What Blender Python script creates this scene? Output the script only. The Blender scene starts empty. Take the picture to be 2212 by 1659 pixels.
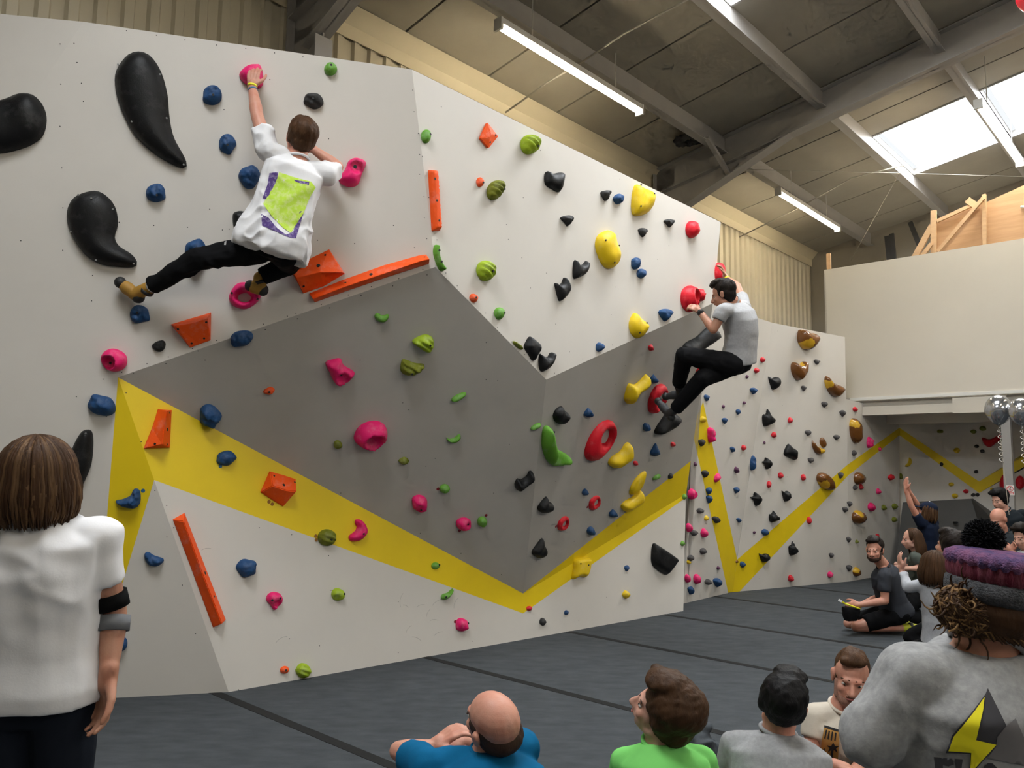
import bpy, bmesh, math, random
import numpy as np
from mathutils import Vector, Matrix
from mathutils.bvhtree import BVHTree
from mathutils.geometry import delaunay_2d_cdt

scene = bpy.context.scene
COL = scene.collection

# ------------------------------------------------------------------ camera
FPX, W_PX, H_PX = 1710.0, 2212.0, 1659.0
PITCH, ROLL, CAM_H = math.radians(6.15), math.radians(0.82), 1.6
_f = np.array([0, math.cos(PITCH), math.sin(PITCH)])
_u0 = np.array([0, -math.sin(PITCH), math.cos(PITCH)])
_r0 = np.array([1.0, 0, 0])
RT = _r0 * math.cos(ROLL) + _u0 * math.sin(ROLL)
UP = -_r0 * math.sin(ROLL) + _u0 * math.cos(ROLL)
FW = _f
CAM = np.array([0, 0, CAM_H])
cd = bpy.data.cameras.new('camera')
cd.sensor_width = 36.0
cd.lens = FPX / W_PX * 36.0
cd.clip_start = 0.05
cam = bpy.data.objects.new('camera', cd)
COL.objects.link(cam)
cam.matrix_world = Matrix(((RT[0], UP[0], -FW[0], CAM[0]), (RT[1], UP[1], -FW[1], CAM[1]), (RT[2], UP[2], -FW[2], CAM[2]), (0, 0, 0, 1)))
scene.camera = cam

# ------------------------------------------------------------------ world, exposure
scene.view_settings.view_transform = 'Standard'
scene.view_settings.look = 'None'
scene.view_settings.gamma = 1.0
scene.view_settings.use_curve_mapping = False
scene.view_settings.exposure = 0.0
try:
    cy = scene.cycles
    cy.max_bounces = 5; cy.diffuse_bounces = 3; cy.glossy_bounces = 2; cy.transmission_bounces = 3; cy.transparent_max_bounces = 4
    cy.caustics_reflective = False; cy.caustics_refractive = False
    cy.use_adaptive_sampling = True; cy.adaptive_threshold = 0.08; cy.adaptive_min_samples = 12
    cy.use_light_tree = False
except Exception:
    pass
wd = bpy.data.worlds.new('overcast_sky')
scene.world = wd
wd.use_nodes = True
wd.node_tree.nodes['Background'].inputs[0].default_value = (0.93, 0.97, 1.0, 1)
wd.node_tree.nodes['Background'].inputs[1].default_value = 1.0
TUBE_POWER = 72.0      # emission of every fluorescent tube in the hall
SKY_POWER = 22.0        # emission of every translucent rooflight

# ------------------------------------------------------------------ hall frame: s along the hall, t across, z up
PSI = math.radians(42.6)
HU = np.array([math.sin(PSI), math.cos(PSI), 0])
HV = np.array([-math.cos(PSI), math.sin(PSI), 0])
HZ = np.array([0, 0, 1.0])
def hall(s, t, z): return HU * s + HV * t + HZ * z
def ray(x, y): return FW + RT * ((x - 1106) / FPX) + UP * (-(y - 829.5) / FPX)
def at(x, y, d): return CAM + ray(x, y) * d
def onz(x, y, z=0.0):
    d = ray(x, y); return CAM + d * ((z - CAM_H) / d[2])
def onpl(x, y, pl):
    d = ray(x, y); return CAM + d * (((pl[0] - CAM) @ pl[1]) / (d @ pl[1]))
def plane(a, b, c):
    n = np.cross(b - a, c - a); n = n / np.linalg.norm(n)
    if n @ (CAM - a) < 0: n = -n
    return a, n
def unit(v): return v / (np.linalg.norm(v) + 1e-12)
def roof_z(t): return 6.34 + 0.179 * (5.13 - t)

# ------------------------------------------------------------------ materials
def new_mat(name):
    m = bpy.data.materials.new(name); m.use_nodes = True
    nt = m.node_tree; b = nt.nodes['Principled BSDF']
    return m, nt, b
def mat(name, col, rough=0.6, var=0.0, vscale=4.0, col2=None, bump=0.0, bscale=60.0, metal=0.0, spec=0.5, stretch=None, coat=0.0, sheen=0.0, thr=None):
    m, nt, b = new_mat(name)
    b.inputs['Base Color'].default_value = (*col, 1)
    b.inputs['Roughness'].default_value = rough
    b.inputs['Metallic'].default_value = metal
    b.inputs['Specular IOR Level'].default_value = spec
    b.inputs['Coat Weight'].default_value = coat
    b.inputs['Sheen Weight'].default_value = sheen
    L = nt.links
    tc = nt.nodes.new('ShaderNodeTexCoord'); src = tc.outputs['Object']
    if stretch:
        mp = nt.nodes.new('ShaderNodeMapping'); mp.inputs['Scale'].default_value = stretch
        L.new(src, mp.inputs['Vector']); src = mp.outputs['Vector']
    if var > 0 or col2:
        n = nt.nodes.new('ShaderNodeTexNoise'); n.inputs['Scale'].default_value = vscale; n.inputs['Detail'].default_value = 5
        n.inputs['Roughness'].default_value = 0.6
        L.new(src, n.inputs['Vector'])
        r = nt.nodes.new('ShaderNodeValToRGB')
        lo, hi = thr or (0.3, 0.7)
        r.color_ramp.elements[0].position = lo; r.color_ramp.elements[1].position = hi
        c2 = col2 or tuple(c * (1 - var) for c in col)
        r.color_ramp.elements[0].color = (*col, 1); r.color_ramp.elements[1].color = (*c2, 1)
        L.new(n.outputs['Fac'], r.inputs['Fac']); L.new(r.outputs['Color'], b.inputs['Base Color'])
    if bump > 0:
        n2 = nt.nodes.new('ShaderNodeTexNoise'); n2.inputs['Scale'].default_value = bscale; n2.inputs['Detail'].default_value = 4
        L.new(src, n2.inputs['Vector'])
        bp = nt.nodes.new('ShaderNodeBump'); bp.inputs['Strength'].default_value = bump; bp.inputs['Distance'].default_value = 0.01
        L.new(n2.outputs['Fac'], bp.inputs['Height']); L.new(bp.outputs['Normal'], b.inputs['Normal'])
    return m
def emit_mat(name, col, strength):
    m, nt, b = new_mat(name)
    b.inputs['Base Color'].default_value = (*col, 1)
    b.inputs['Emission Color'].default_value = (*col, 1)
    b.inputs['Emission Strength'].default_value = strength
    return m

M = {}
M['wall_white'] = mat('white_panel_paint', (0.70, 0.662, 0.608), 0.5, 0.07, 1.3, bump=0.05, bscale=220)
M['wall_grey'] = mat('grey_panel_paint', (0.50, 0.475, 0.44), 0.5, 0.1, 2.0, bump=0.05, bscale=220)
M['wall_yellow'] = mat('yellow_panel_paint', (0.88, 0.635, 0.006), 0.45, 0.08, 2.0, bump=0.05, bscale=220)
M['wall_edge'] = mat('panel_edge', (0.80, 0.79, 0.75), 0.6)
M['mat_carpet'] = mat('mat_carpet', (0.049, 0.055, 0.061), 0.95, 0.0, 5.0, col2=(0.074, 0.081, 0.088), bump=0.35, bscale=350, spec=0.2, stretch=(1, 2.2, 1))
M['seam'] = mat('seam_tape', (0.018, 0.018, 0.018), 0.9, bump=0.2, bscale=200, spec=0.2)
M['sheet'] = mat('profiled_sheet', (0.60, 0.545, 0.42), 0.45, 0.1, 1.0)
M['flashing'] = mat('eave_flashing', (0.62, 0.55, 0.40), 0.5, 0.08, 1.0)
M['roof_panel'] = mat('roof_lining_panel', (0.37, 0.34, 0.28), 0.75, 0.14, 1.2, bump=0.06, bscale=40)
M['dark'] = mat('dark_gap', (0.025, 0.025, 0.025), 0.9)
M['steel'] = mat('painted_steel', (0.36, 0.345, 0.33), 0.45, 0.12, 3.0)
M['steel_dark'] = mat('dark_steel', (0.05, 0.05, 0.052), 0.5)
M['alu'] = mat('fixture_metal', (0.55, 0.54, 0.5), 0.4, metal=0.2)
M['tube'] = emit_mat('fluorescent_tube', (1.0, 0.86, 0.62), TUBE_POWER)
M['rooflight'] = emit_mat('rooflight_sheet', (0.93, 0.97, 1.0), SKY_POWER)
M['board'] = mat('painted_board', (0.72, 0.67, 0.58), 0.55, 0.06, 1.0)
M['gable'] = mat('gable_sheet', (0.33, 0.30, 0.25), 0.6, 0.15, 1.0)
M['ply'] = mat('plywood', (0.50, 0.30, 0.15), 0.6, 0.3, 2.0, stretch=(1, 1, 9), col2=(0.40, 0.22, 0.10))
M['timber'] = mat('timber', (0.56, 0.36, 0.19), 0.6, 0.2, 3.0, stretch=(1, 1, 6))
M['cable'] = mat('cable', (0.36, 0.34, 0.29), 0.6)

# ------------------------------------------------------------------ mesh helpers
def link(o, parent=None):
    COL.objects.link(o)
    if parent is not None: o.parent = parent
    return o
def tag(o, label=None, cat=None, group=None, kind=None):
    if label: o['label'] = label
    if cat: o['category'] = cat
    if group: o['group'] = group
    if kind: o['kind'] = kind
    return o
def empty(name, loc=(0, 0, 0)):
    o = bpy.data.objects.new(name, None); o.location = [float(v) for v in loc]
    o.empty_display_size = 0.1
    return link(o)
def mobj(name, verts, faces, m, parent=None, smooth=False, mats=None, fmat=None):
    """one mesh object from world-space vertices; origin at the parent's place, or at its own base"""
    v = np.asarray([[float(c) for c in p] for p in verts], dtype=float)
    if parent is not None: org = np.array(parent_origin(parent))
    else:
        org = v.mean(0); org[2] = v[:, 2].min()
    me = bpy.data.meshes.new(name)
    me.from_pydata([tuple(p) for p in (v - org)], [], [tuple(int(i) for i in f) for f in faces])
    for mm in (mats or [m]): me.materials.append(M[mm] if isinstance(mm, str) else mm)
    if fmat is not None: me.polygons.foreach_set('material_index', fmat)
    if smooth: me.polygons.foreach_set('use_smooth', [True] * len(me.polygons))
    me.update()
    o = bpy.data.objects.new(name, me)
    if parent is None: o.location = org
    return link(o, parent)
def parent_origin(p):
    v = Vector(p.location)
    while p.parent: p = p.parent; v = v + Vector(p.location)
    return v
class MB:
    def __init__(self): self.v = []; self.f = []
    def add(self, vs, fs):
        b = len(self.v); self.v += [np.asarray(p, float) for p in vs]; self.f += [tuple(i + b for i in f) for f in fs]; return self
    def box(self, o, ax, ay, az):
        """box from corner o spanned by three edge vectors"""
        o, ax, ay, az = map(np.asarray, (o, ax, ay, az))
        vs = [o, o + ax, o + ax + ay, o + ay, o + az, o + ax + az, o + ax + ay + az, o + ay + az]
        return self.add(vs, [(0, 3, 2, 1), (4, 5, 6, 7), (0, 1, 5, 4), (1, 2, 6, 5), (2, 3, 7, 6), (3, 0, 4, 7)])
    def bar(self, a, b, w, h, up=HZ):
        """rectangular bar centred on a-b"""
        a, b = np.asarray(a, float), np.asarray(b, float)
        d = unit(b - a); x = unit(np.cross(d, up)); y = np.cross(x, d)
        return self.box(a - x * w / 2 - y * h / 2, x * w, y * h, b - a)
    def tube(self, pts, r, n=8, cap=True):
        pts = [np.asarray(p, float) for p in pts]
        rs = r if isinstance(r, (list, tuple, np.ndarray)) else [r] * len(pts)
        base = len(self.v); prev = None
        for i, p in enumerate(pts):
            d = unit(pts[min(i + 1, len(pts) - 1)] - pts[max(i - 1, 0)])
            if prev is None:
                ref = HZ if abs(d[2]) < 0.9 else np.array([1.0, 0, 0]); x = unit(np.cross(d, ref))
            else: x = unit(prev - d * (prev @ d))
            prev = x; y = np.cross(d, x)
            for k in range(n):
                a = 2 * math.pi * k / n
                self.v.append(p + (x * math.cos(a) + y * math.sin(a)) * rs[i])
        for i in range(len(pts) - 1):
            for k in range(n):
                a = base + i * n + k; b = base + i * n + (k + 1) % n
                self.f.append((a, b, b + n, a + n))
        if cap:
            self.f.append(tuple(base + k for k in range(n))[::-1])
            e = base + (len(pts) - 1) * n
            self.f.append(tuple(e + k for k in range(n)))
        return self
    def prism(self, poly, vec):
        n = len(poly); vec = np.asarray(vec)
        vs = [np.asarray(p) for p in poly] + [np.asarray(p) + vec for p in poly]
        return self.add(vs, [tuple(range(n)), tuple(range(n, 2 * n))[::-1]] + [(i, i + n, (i + 1) % n + n, (i + 1) % n) for i in range(n)])
    def ball(self, c, r, nu=10, nv=7, ax=None):
        r = np.asarray(r if hasattr(r, '__len__') else (r, r, r), float)
        A = np.eye(3) if ax is None else np.asarray(ax)      # rows: local axes
        base = len(self.v); c = np.asarray(c, float)
        self.v.append(c + A[2] * r[2])
        for j in range(1, nv):
            ph = math.pi * j / nv
            for i in range(nu):
                th = 2 * math.pi * i / nu
                self.v.append(c + A[0] * r[0] * math.sin(ph) * math.cos(th) + A[1] * r[1] * math.sin(ph) * math.sin(th) + A[2] * r[2] * math.cos(ph))
        self.v.append(c - A[2] * r[2]); last = len(self.v) - 1
        for i in range(nu): self.f.append((base, base + 1 + i, base + 1 + (i + 1) % nu))
        for j in range(nv - 2):
            for i in range(nu):
                a = base + 1 + j * nu + i; b = base + 1 + j * nu + (i + 1) % nu
                self.f.append((a, a + nu, b + nu, b))
        for i in range(nu): self.f.append((last, last - nu + (i + 1) % nu, last - nu + i))
        return self
    def build(self, name, m, parent=None, smooth=False): return mobj(name, self.v, self.f, m, parent, smooth)

# ================================================================== THE SETTING
# ---- floor: mats laid across the hall, dark seam strips between them
floor = tag(empty('floor'), kind='structure')
SEAMS = [-4.1, -2.36, -0.62, 1.12, 2.87, 4.64, 6.37, 7.90, 9.52, 11.2, 12.9, 14.6]
for a, b in zip([-6] + SEAMS, SEAMS + [16.0]):
    MB().box(hall(a + .035, -9, -.30), HU * (b - a - .07), HV * 15.5, HZ * .30).build('mat', 'mat_carpet', floor)
for s in SEAMS:
    MB().box(hall(s - .036, -9, -.25), HU * .072, HV * 15.3, HZ * .252).build('seam_strip', 'seam', floor)

# ---- side wall: profiled sheet behind the climbing wall
def profiled(s0, s1, t, z0, z1, per=.2, dep=.035, sgn=-1):
    v, f = [], []; prof = []
    s = s0
    while s < s1:
        for a, d in ((0, 0), (.045, 0), (.065, 1), (.135, 1), (.155, 0)): prof.append((s + a * per / .2, d * dep))
        s += per
    for s_, d in prof: v += [hall(s_, t + sgn * d, z0), hall(s_, t + sgn * d, z1)]
    for i in range(len(prof) - 1): f.append((2 * i, 2 * i + 2, 2 * i + 3, 2 * i + 1))
    return v, f
v, f = profiled(-8, 16.05, 6.36, 0, 6.1)
tag(mobj('wall_left', v, f, 'sheet'), kind='structure')
ef = MB()
ef.box(hall(-8, 6.31, 5.86), HU * 24, HV * .012, HZ * .16)
ef.add([hall(-8, 6.31, 6.0), hall(16, 6.31, 6.0), hall(16, 6.18, 6.145), hall(-8, 6.18, 6.145)], [(0, 1, 2, 3)])
tag(ef.build('trim_eave', 'flashing'), kind='structure')

# ---- roof: lining panels between purlins and joints, rooflights, frames
ceiling = tag(empty('ceiling', hall(8, 0, 7)), kind='structure')
RIDGE = -3.3
TS = [6.36, 5.13, 3.74, 2.33, 0.92, -0.49, -1.9, RIDGE]
JS = [-8, -6.2, -4.95, -3.7, -2.45, -1.2, .05, 1.3, 2.5, 3.75, 5.0, 6.25, 7.5, 8.74, 10.0, 11.25, 12.55, 13.9, 15.2, 16.1]
def rz2(t): return roof_z(t) if t >= RIDGE else roof_z(2 * RIDGE - t)
def slab(s0, s1, t0, t1, g=.014, th=.04, up=0.0):
    """a panel lying in the roof plane between two purlins"""
    a = [hall(s0 + g, t0, rz2(t0) + up), hall(s1 - g, t0, rz2(t0) + up), hall(s1 - g, t1, rz2(t1) + up), hall(s0 + g, t1, rz2(t1) + up)]
    return MB().prism(a, HZ * th)
SKY_S = [(-.55, 1.45), (5.45, 7.45), (11.87, 13.88)]
SKY_BAYS = (2, 3)
nwin = 0
for side in (0, 1):
    for k in range(len(TS) - 1):
        t0, t1 = TS[k], TS[k + 1]
        if side: t0, t1 = 2 * RIDGE - t1, 2 * RIDGE - t0
        cuts = list(JS)
        if k in SKY_BAYS:
            for a, b in SKY_S: cuts = [c for c in cuts if not (a - .2 < c < b + .2)] + [a, b]
        cuts.sort()
        for a, b in zip(cuts, cuts[1:]):
            if k in SKY_BAYS and any(abs(a - q[0]) < .01 for q in SKY_S):
                nwin += 1
                w = tag(empty('window_%d' % nwin, hall((a + b) / 2, (t0 + t1) / 2, rz2((t0 + t1) / 2))), kind='structure')
                e = .09 if t0 > t1 else -.09
                slab(a, b, t0 - e, t1 + e, 0, .01, .07).build('pane', 'rooflight', w)
                fr = MB()
                for (p, q) in (((a, t0), (b, t0)), ((b, t0), (b, t1)), ((b, t1), (a, t1)), ((a, t1), (a, t0))):
                    fr.bar(hall(p[0], p[1], rz2(p[1]) + .03), hall(q[0], q[1], rz2(q[1]) + .03), .03, .10)
                fr.build('frame', 'steel', w)
            else:
                slab(a, b, t0, t1).build('panel', 'roof_panel', ceiling)
# dark insulation above the joints
for side in (0, 1):
    for k in range(len(TS) - 1):
        t0, t1 = TS[k], TS[k + 1]
        if side: t0, t1 = 2 * RIDGE - t1, 2 * RIDGE - t0
        segs = [(-8, 16.1)]
        if k in SKY_BAYS:
            c = [-8] + [x for q in SKY_S for x in q] + [16.1]; segs = [(c[i], c[i + 1]) for i in range(0, len(c), 2)]
        for a, b in segs: slab(a, b, t0, t1, 0, .02, .045).build('backing', 'dark', ceiling)
# purlins
for t in [x for x in TS[1:-1]] + [2 * RIDGE - x for x in TS[1:-1]] + [RIDGE + .12, RIDGE - .12]:
    pu = MB(); z = rz2(t)
    pu.box(hall(-8, t - .005, z - .25), HU * 24.1, HV * .075, HZ * .25)
    pu.box(hall(-8, t - .05, z - .25), HU * 24.1, HV * .05, HZ * .012)
    tag(pu.build('purlin', 'steel', ceiling))
# portal frames
def frame(s):
    fr = tag(empty('trim_frame', hall(s, 6.0, 0)), kind='structure')
    for sg in (1, -1):
        T = lambda t: t if sg > 0 else 2 * RIDGE - t
        top = [hall(s, T(6.25), roof_z(6.25)), hall(s, RIDGE, roof_z(RIDGE))]
        dz = np.array([0, 0, -.42])
        web = MB().prism([top[0] - HU * .008, top[1] - HU * .008, top[1] - HU * .008 + dz, top[0] - HU * .008 + dz], HU * .016)
        web.build('rafter_web', 'steel', fr)
        fl = MB()
        fl.prism([top[0] + dz - HU * .09, top[1] + dz - HU * .09, top[1] + dz + HU * .09, top[0] + dz + HU * .09], HZ * .016)
        fl.prism([top[0] - HU * .09 - HZ * .03, top[1] - HU * .09 - HZ * .03, top[1] + HU * .09 - HZ * .03, top[0] + HU * .09 - HZ * .03], HZ * .016)
        fl.build('flange', 'steel', fr)
        ha = [hall(s, T(6.0), 5.36), hall(s, T(4.15), 6.10), hall(s, T(6.0), 5.9)]
        MB().prism([p - HU * .007 for p in ha], HU * .014).build('haunch', 'steel', fr)
        MB().prism([ha[0] - HU * .09, ha[1] - HU * .09, ha[1] + HU * .09, ha[0] + HU * .09], HZ * .016).build('haunch_flange', 'steel', fr)
        c = MB()
        c.box(hall(s - .008, T(6.27), 0), HU * .016, HV * (-.48 * sg), HZ * 5.6)
        c.box(hall(s - .008, T(6.27), 5.5), HU * .016, HV * (-.32 * sg), HZ * .6)
        c.box(hall(s - .09, T(6.27), 0), HU * .18, HV * (-.014 * sg), HZ * 6.1)
        c.box(hall(s - .09, T(5.79), 0), HU * .18, HV * (-.014 * sg), HZ * 5.4)
        c.build('column', 'steel', fr)
        b = MB(); b.bar(hall(s - .62, T(5.08), 6.12), hall(s - .03, T(5.08), 5.80), .06, .05)
        b.build('fly_brace', 'steel', fr)
for s in (-2.4, 3.75, 9.98): frame(s)

# ---- far gable, near gable, opposite wall (the hall goes on behind the camera)
g = MB()
g.prism([hall(16, 6.4, 0), hall(16, 6.4, roof_z(6.4)), hall(16, RIDGE, roof_z(RIDGE)), hall(16, -13, roof_z(6.4)), hall(16, -13, 0)], HU * .05)
tag(g.build('wall_far', 'gable'), kind='structure')
g = MB()
g.prism([hall(-8, 6.4, 0), hall(-8, 6.4, roof_z(6.4)), hall(-8, RIDGE, roof_z(RIDGE)), hall(-8, -13, roof_z(6.4)), hall(-8, -13, 0)], HU * -.05)
tag(g.build('wall_near', 'board'), kind='structure')
tag(MB().box(hall(-8, -13.05, 0), HU * 24, HV * .05, HZ * 6.2).build('wall_right', 'board'), kind='structure')
# slab under the raised mats and beyond them
tag(MB().box(hall(-8, -13, -.34), HU * 24, HV * 19.4, HZ * .03).build('floor_slab', 'seam'), kind='structure')

# ---- fluorescent battens: two rows on each slope
def batten(s, t, z, L=2.42):
    nm = empty('fluorescent_batten', hall(s, t, z))
    MB().box(hall(s - L / 2, t - .045, z + .03), HU * L, HV * .09, HZ * .06).build('housing', 'alu', nm)
    for q in (s - L / 2 - .02, s + L / 2 - .01): MB().box(hall(q, t - .05, z - .03), HU * .03, HV * .10, HZ * .12).build('end_cap', 'alu', nm)
    MB().tube([hall(s - L / 2 + .01, t, z), hall(s + L / 2 - .01, t, z)], .021, 10).build('tube', 'tube', nm)
    for k in (-.3, .3):
        MB().tube([hall(s + k * L, t, z + .09), hall(s + k * L, t, rz2(t) - .0)], .006, 5).build('hanger', 'alu', nm)
    return nm
grp = 'fluorescent battens under the roof'
tag(batten(6.39, 5.0, 5.82), 'long lit fluorescent batten over the upper white panel', 'light', grp)
tag(batten(12.6, 4.98, 5.86), 'lit fluorescent batten beside the profiled side wall at the far end', 'light', grp)
tag(batten(11.75, 2.08, 6.05), 'lit fluorescent batten across the two rooflights', 'light', grp)
for s, t in ((-.6, -1.3), (5.55, -1.3), (11.7, -1.3), (5.5, -6.5), (-.6, -6.5), (11.7, -6.5), (.2, -10.5), (6.4, -10.5)):
    z = 5.82 if t > 4 else min(6.05, rz2(t) - .35)
    tag(batten(s, t, z), 'lit fluorescent batten in the rows behind the spectators', 'light', grp)

# ================================================================== THE CLIMBING WALL (folded plywood panels)
Z_TOP = 4.5
wA0 = onz(0, 30, Z_TOP); wA1 = onz(180, 47, Z_TOP); wB = onz(890, 150, Z_TOP)
wJ = onz(494, 1495); wBR = onz(1476, 1320); wBL = onz(200, 1510)
PL = {}
PL['tall'] = plane(wA1, wB, wBL)
wH = onpl(255, 815, PL['tall']); wD = onpl(940, 577, PL['tall'])
PL['low'] = plane(wJ, wBR, wH)
wG = onpl(1130, 1282, PL['low']); wF3 = onpl(1482, 1067, PL['low'])
wE = CAM + (onpl(1180, 820, plane(wH, wD, wG)) - CAM) * 1.0
PL['upper'] = plane(wB, wD, wE)
wC = onpl(1557, 480, PL['upper']); wF1 = onpl(1540, 655, PL['upper'])
PL['grey_side'] = plane(wE, wF1, wG)
wF2 = onpl(1492, 996, PL['grey_side'])
PL['grey'] = plane(wH, (wD + wE) / 2, wG)
PL['under'] = plane(wG, wF2, wF3)
PL['corner'] = plane(wH, wJ, wBL)
yN = onpl(333, 1037, PL['low']); yM = onpl(1130, 1325, PL['low']); yF = onpl(1481.5, 1075, PL['low'])
_k = (1458 - 815) / (1510 - 815); yQ = onpl(255 + (200 - 255) * _k, 1458, PL['corner'])
fl = unit((wBL - wJ) * np.array([1, 1, 0]))
_td = unit(np.cross(PL['tall'][1], HZ)); _td = _td if _td[0] < 0 else -_td
wK0 = wBL + _td * 2.6                                  # foot of the tall panel far to the left
wK = onpl(-90, 700, PL['tall'])
wL1 = wA1 + (wA0 - wA1) * 5.0; wL0 = np.array([wL1[0] + .1, wL1[1] + .35, 0])

climb = tag(empty('wall_climbing', (wJ + wBR) / 2), kind='structure')
def panel(polys, nrm, name='panel', th=.022, parent=None):
    """coplanar painted polygons with a real plywood thickness behind them"""
    b = MB(); fm = []; mats = []
    for pts, m in polys:
        if m not in mats: mats.append(m)
        n = len(pts); k0 = len(b.f)
        pts = [np.asarray(p) for p in pts]
        b.prism(pts, -np.asarray(nrm) * th)
        mi = mats.index(m); fm += [mi, mi] + [99] * n
    mats.append('wall_edge'); fm = [len(mats) - 1 if x == 99 else x for x in fm]
    return mobj(name, b.v, b.f, None, parent or climb, mats=mats, fmat=fm)
W_, Y_, G_ = 'wall_white', 'wall_yellow', 'wall_grey'
panel([([wA1, wB, wD, wH, wBL, wK0, wK], W_)], PL['tall'][1])
panel([([wA1, wK, wK0], W_), ([wA1, wK0, wL0, wL1], W_)], PL['tall'][1])
panel([([wB, wC, wF1, wE, wD], W_)], PL['upper'][1])
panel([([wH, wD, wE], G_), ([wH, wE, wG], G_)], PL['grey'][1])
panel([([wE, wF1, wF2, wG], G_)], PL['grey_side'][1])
panel([([wG, wF2, wF3], Y_)], PL['under'][1])
panel([([wH, wG, wF3, yF, yM, yN], Y_), ([yN, yM, yF, wBR, wJ], W_)], PL['low'][1])
panel([([wH, yN, yQ], Y_), ([yN, wJ, wBL, yQ], W_)], PL['corner'][1])
# return at the free end, going back to the panels behind, and a cap over the top
bk = HV * .9 + HU * .25
end = MB()
for a, b in ((wC, wF1), (wF1, wF2), (wF2, wF3), (wF3, wBR)):
    end.prism([a - PL['upper'][1] * .02, b - PL['upper'][1] * .02, b + bk * .7, a + bk * .7], HU * .015)
end.build('return_panel', W_, climb)

# ---- the smaller wall beyond: three panels turning into the alcove
q1 = onz(1484, 1302); q2 = onz(1583, 1279); q3 = onz(1836, 1256); q4 = onz(1943, 1237)
ZQ = 3.6
u1 = onz(1530, 652, ZQ); u2 = onz(1668, 697, ZQ); u3 = onz(1825, 728, ZQ); u4 = np.array([q4[0], q4[1], 2.62])
PL['far'] = plane(q2, q3, u3); u2 = onpl(1668, 697, PL['far']); PL['back'] = plane(q1, q2, u2); u1 = onpl(1530, 652, PL['back'])
PL['turn'] = plane(q3, q4, u3)
a27 = q3 + (u3 - q3) * (2.70 / ZQ); u4 = q4 + (a27 - q3) * .97
q0 = q1 + (q1 - q2) * .10; u0 = u1
beyond = tag(empty('wall_beyond', q2), kind='structure')
def seg(pl, pts): return [onpl(x, y, PL[pl]) for x, y in pts]
y1 = seg('back', [(1519, 868), (1592, 1206)]); 
yb = [onpl(1494, 925, PL['back']), onpl(1519, 868, PL['back']), onpl(1592, 1206, PL['back']), onpl(1583.5, 1278.6, PL['back']), onpl(1573, 1280.5, PL['back'])]
panel([([q0, q1, onpl(1573, 1281, PL['back']), yb[0], u0], W_), ([yb[0], u0, u2, yb[2], yb[1]], W_), (yb, Y_)], PL['back'][1], parent=beyond)
ye = seg('far', [(1592, 1209), (1830.6, 1004), (1831.1, 1028), (1597, 1278.5)])
panel([([q2, ye[3], ye[0]], Y_), ([ye[0], ye[1], ye[2], ye[3]], Y_), ([ye[0], u2, u3, ye[1]], W_), ([ye[3], ye[2], q3], W_)], PL['far'][1], parent=beyond)
n3 = PL['turn'][1]
tq = [ye[1], onpl(1943, 924, PL['turn']), onpl(1943, 940, PL['turn']), ye[2]]
panel([([ye[1], a27, u4, tq[1]], W_), (tq, Y_), ([tq[3], tq[2], q4, q3], W_)], n3, parent=beyond)
# alcove back wall, running across the hall
PL['alcove'] = (q4, -HU)
aq = lambda x, y: onpl(x, y, PL['alcove'])
aR0 = q4 - HV * 7; aR1 = aR0 + HZ * 2.62
aL0 = q4 + HV * .5; aL1 = aL0 + HZ * 2.62
panel([([aL0, q4, aq(1943, 940), aq(1943, 924), aL1], W_), ([q4, aq(1943, 940), aq(2115, 1065), aq(2212, 1012), aq(2330, 940), aR0], W_),
       ([aq(1943, 924), aL1, aR1, aR0 + HZ * 2.2, aq(2330, 905), aq(2212, 985), aq(2115, 1040)], W_),
       ([aq(1943, 924), aq(2115, 1040), aq(2115, 1065), aq(1943, 940)], Y_), ([aq(2115, 1040), aq(2330, 905), aq(2330, 940), aq(2115, 1065)], Y_)], -HU, parent=beyond)
# dark overhang in the alcove
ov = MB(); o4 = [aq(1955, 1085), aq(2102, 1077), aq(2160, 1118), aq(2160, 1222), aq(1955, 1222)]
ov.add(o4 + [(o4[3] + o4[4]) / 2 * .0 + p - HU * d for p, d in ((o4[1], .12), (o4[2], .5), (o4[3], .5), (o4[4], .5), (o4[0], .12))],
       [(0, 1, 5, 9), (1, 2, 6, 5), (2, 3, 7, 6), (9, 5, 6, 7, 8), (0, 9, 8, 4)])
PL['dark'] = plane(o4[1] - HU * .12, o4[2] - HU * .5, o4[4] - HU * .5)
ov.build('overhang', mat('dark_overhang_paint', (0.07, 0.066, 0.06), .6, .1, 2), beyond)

# ---- mezzanine over the alcove
SM = 12.4
mz = tag(empty('wall_mezzanine', hall(SM, 2, 2.7)), kind='structure')
MB().box(hall(SM, -9, 2.76), HU * .03, HV * 13.7, HZ * 2.06).build('front_board', 'board', mz)
MB().box(hall(SM - .012, -9, 2.715), HU * .06, HV * 13.36, HZ * .045).build('edge_strip', 'wall_edge', mz)
MB().box(hall(SM + .05, -9, 2.49), HU * .16, HV * 13.4, HZ * .22).build('beam', 'steel_light' if 'steel_light' in M else 'board', mz)
MB().box(hall(SM + .02, 2.3, 2.475), HU * .03, HV * .66, HZ * .22).build('cover_plate', 'board', mz)
MB().box(hall(SM + .9, -9, 2.40), HU * .2, HV * 13.4, HZ * .25).build('joist', 'board', mz)
MB().box(hall(SM + .05, -9, 2.62), HU * 3.5, HV * 13.4, HZ * .08).build('deck', 'board', mz)
MB().box(hall(SM, 4.68, 2.76), HU * 3.5, HV * .03, HZ * 2.0).build('side_board', 'gable', mz)
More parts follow.
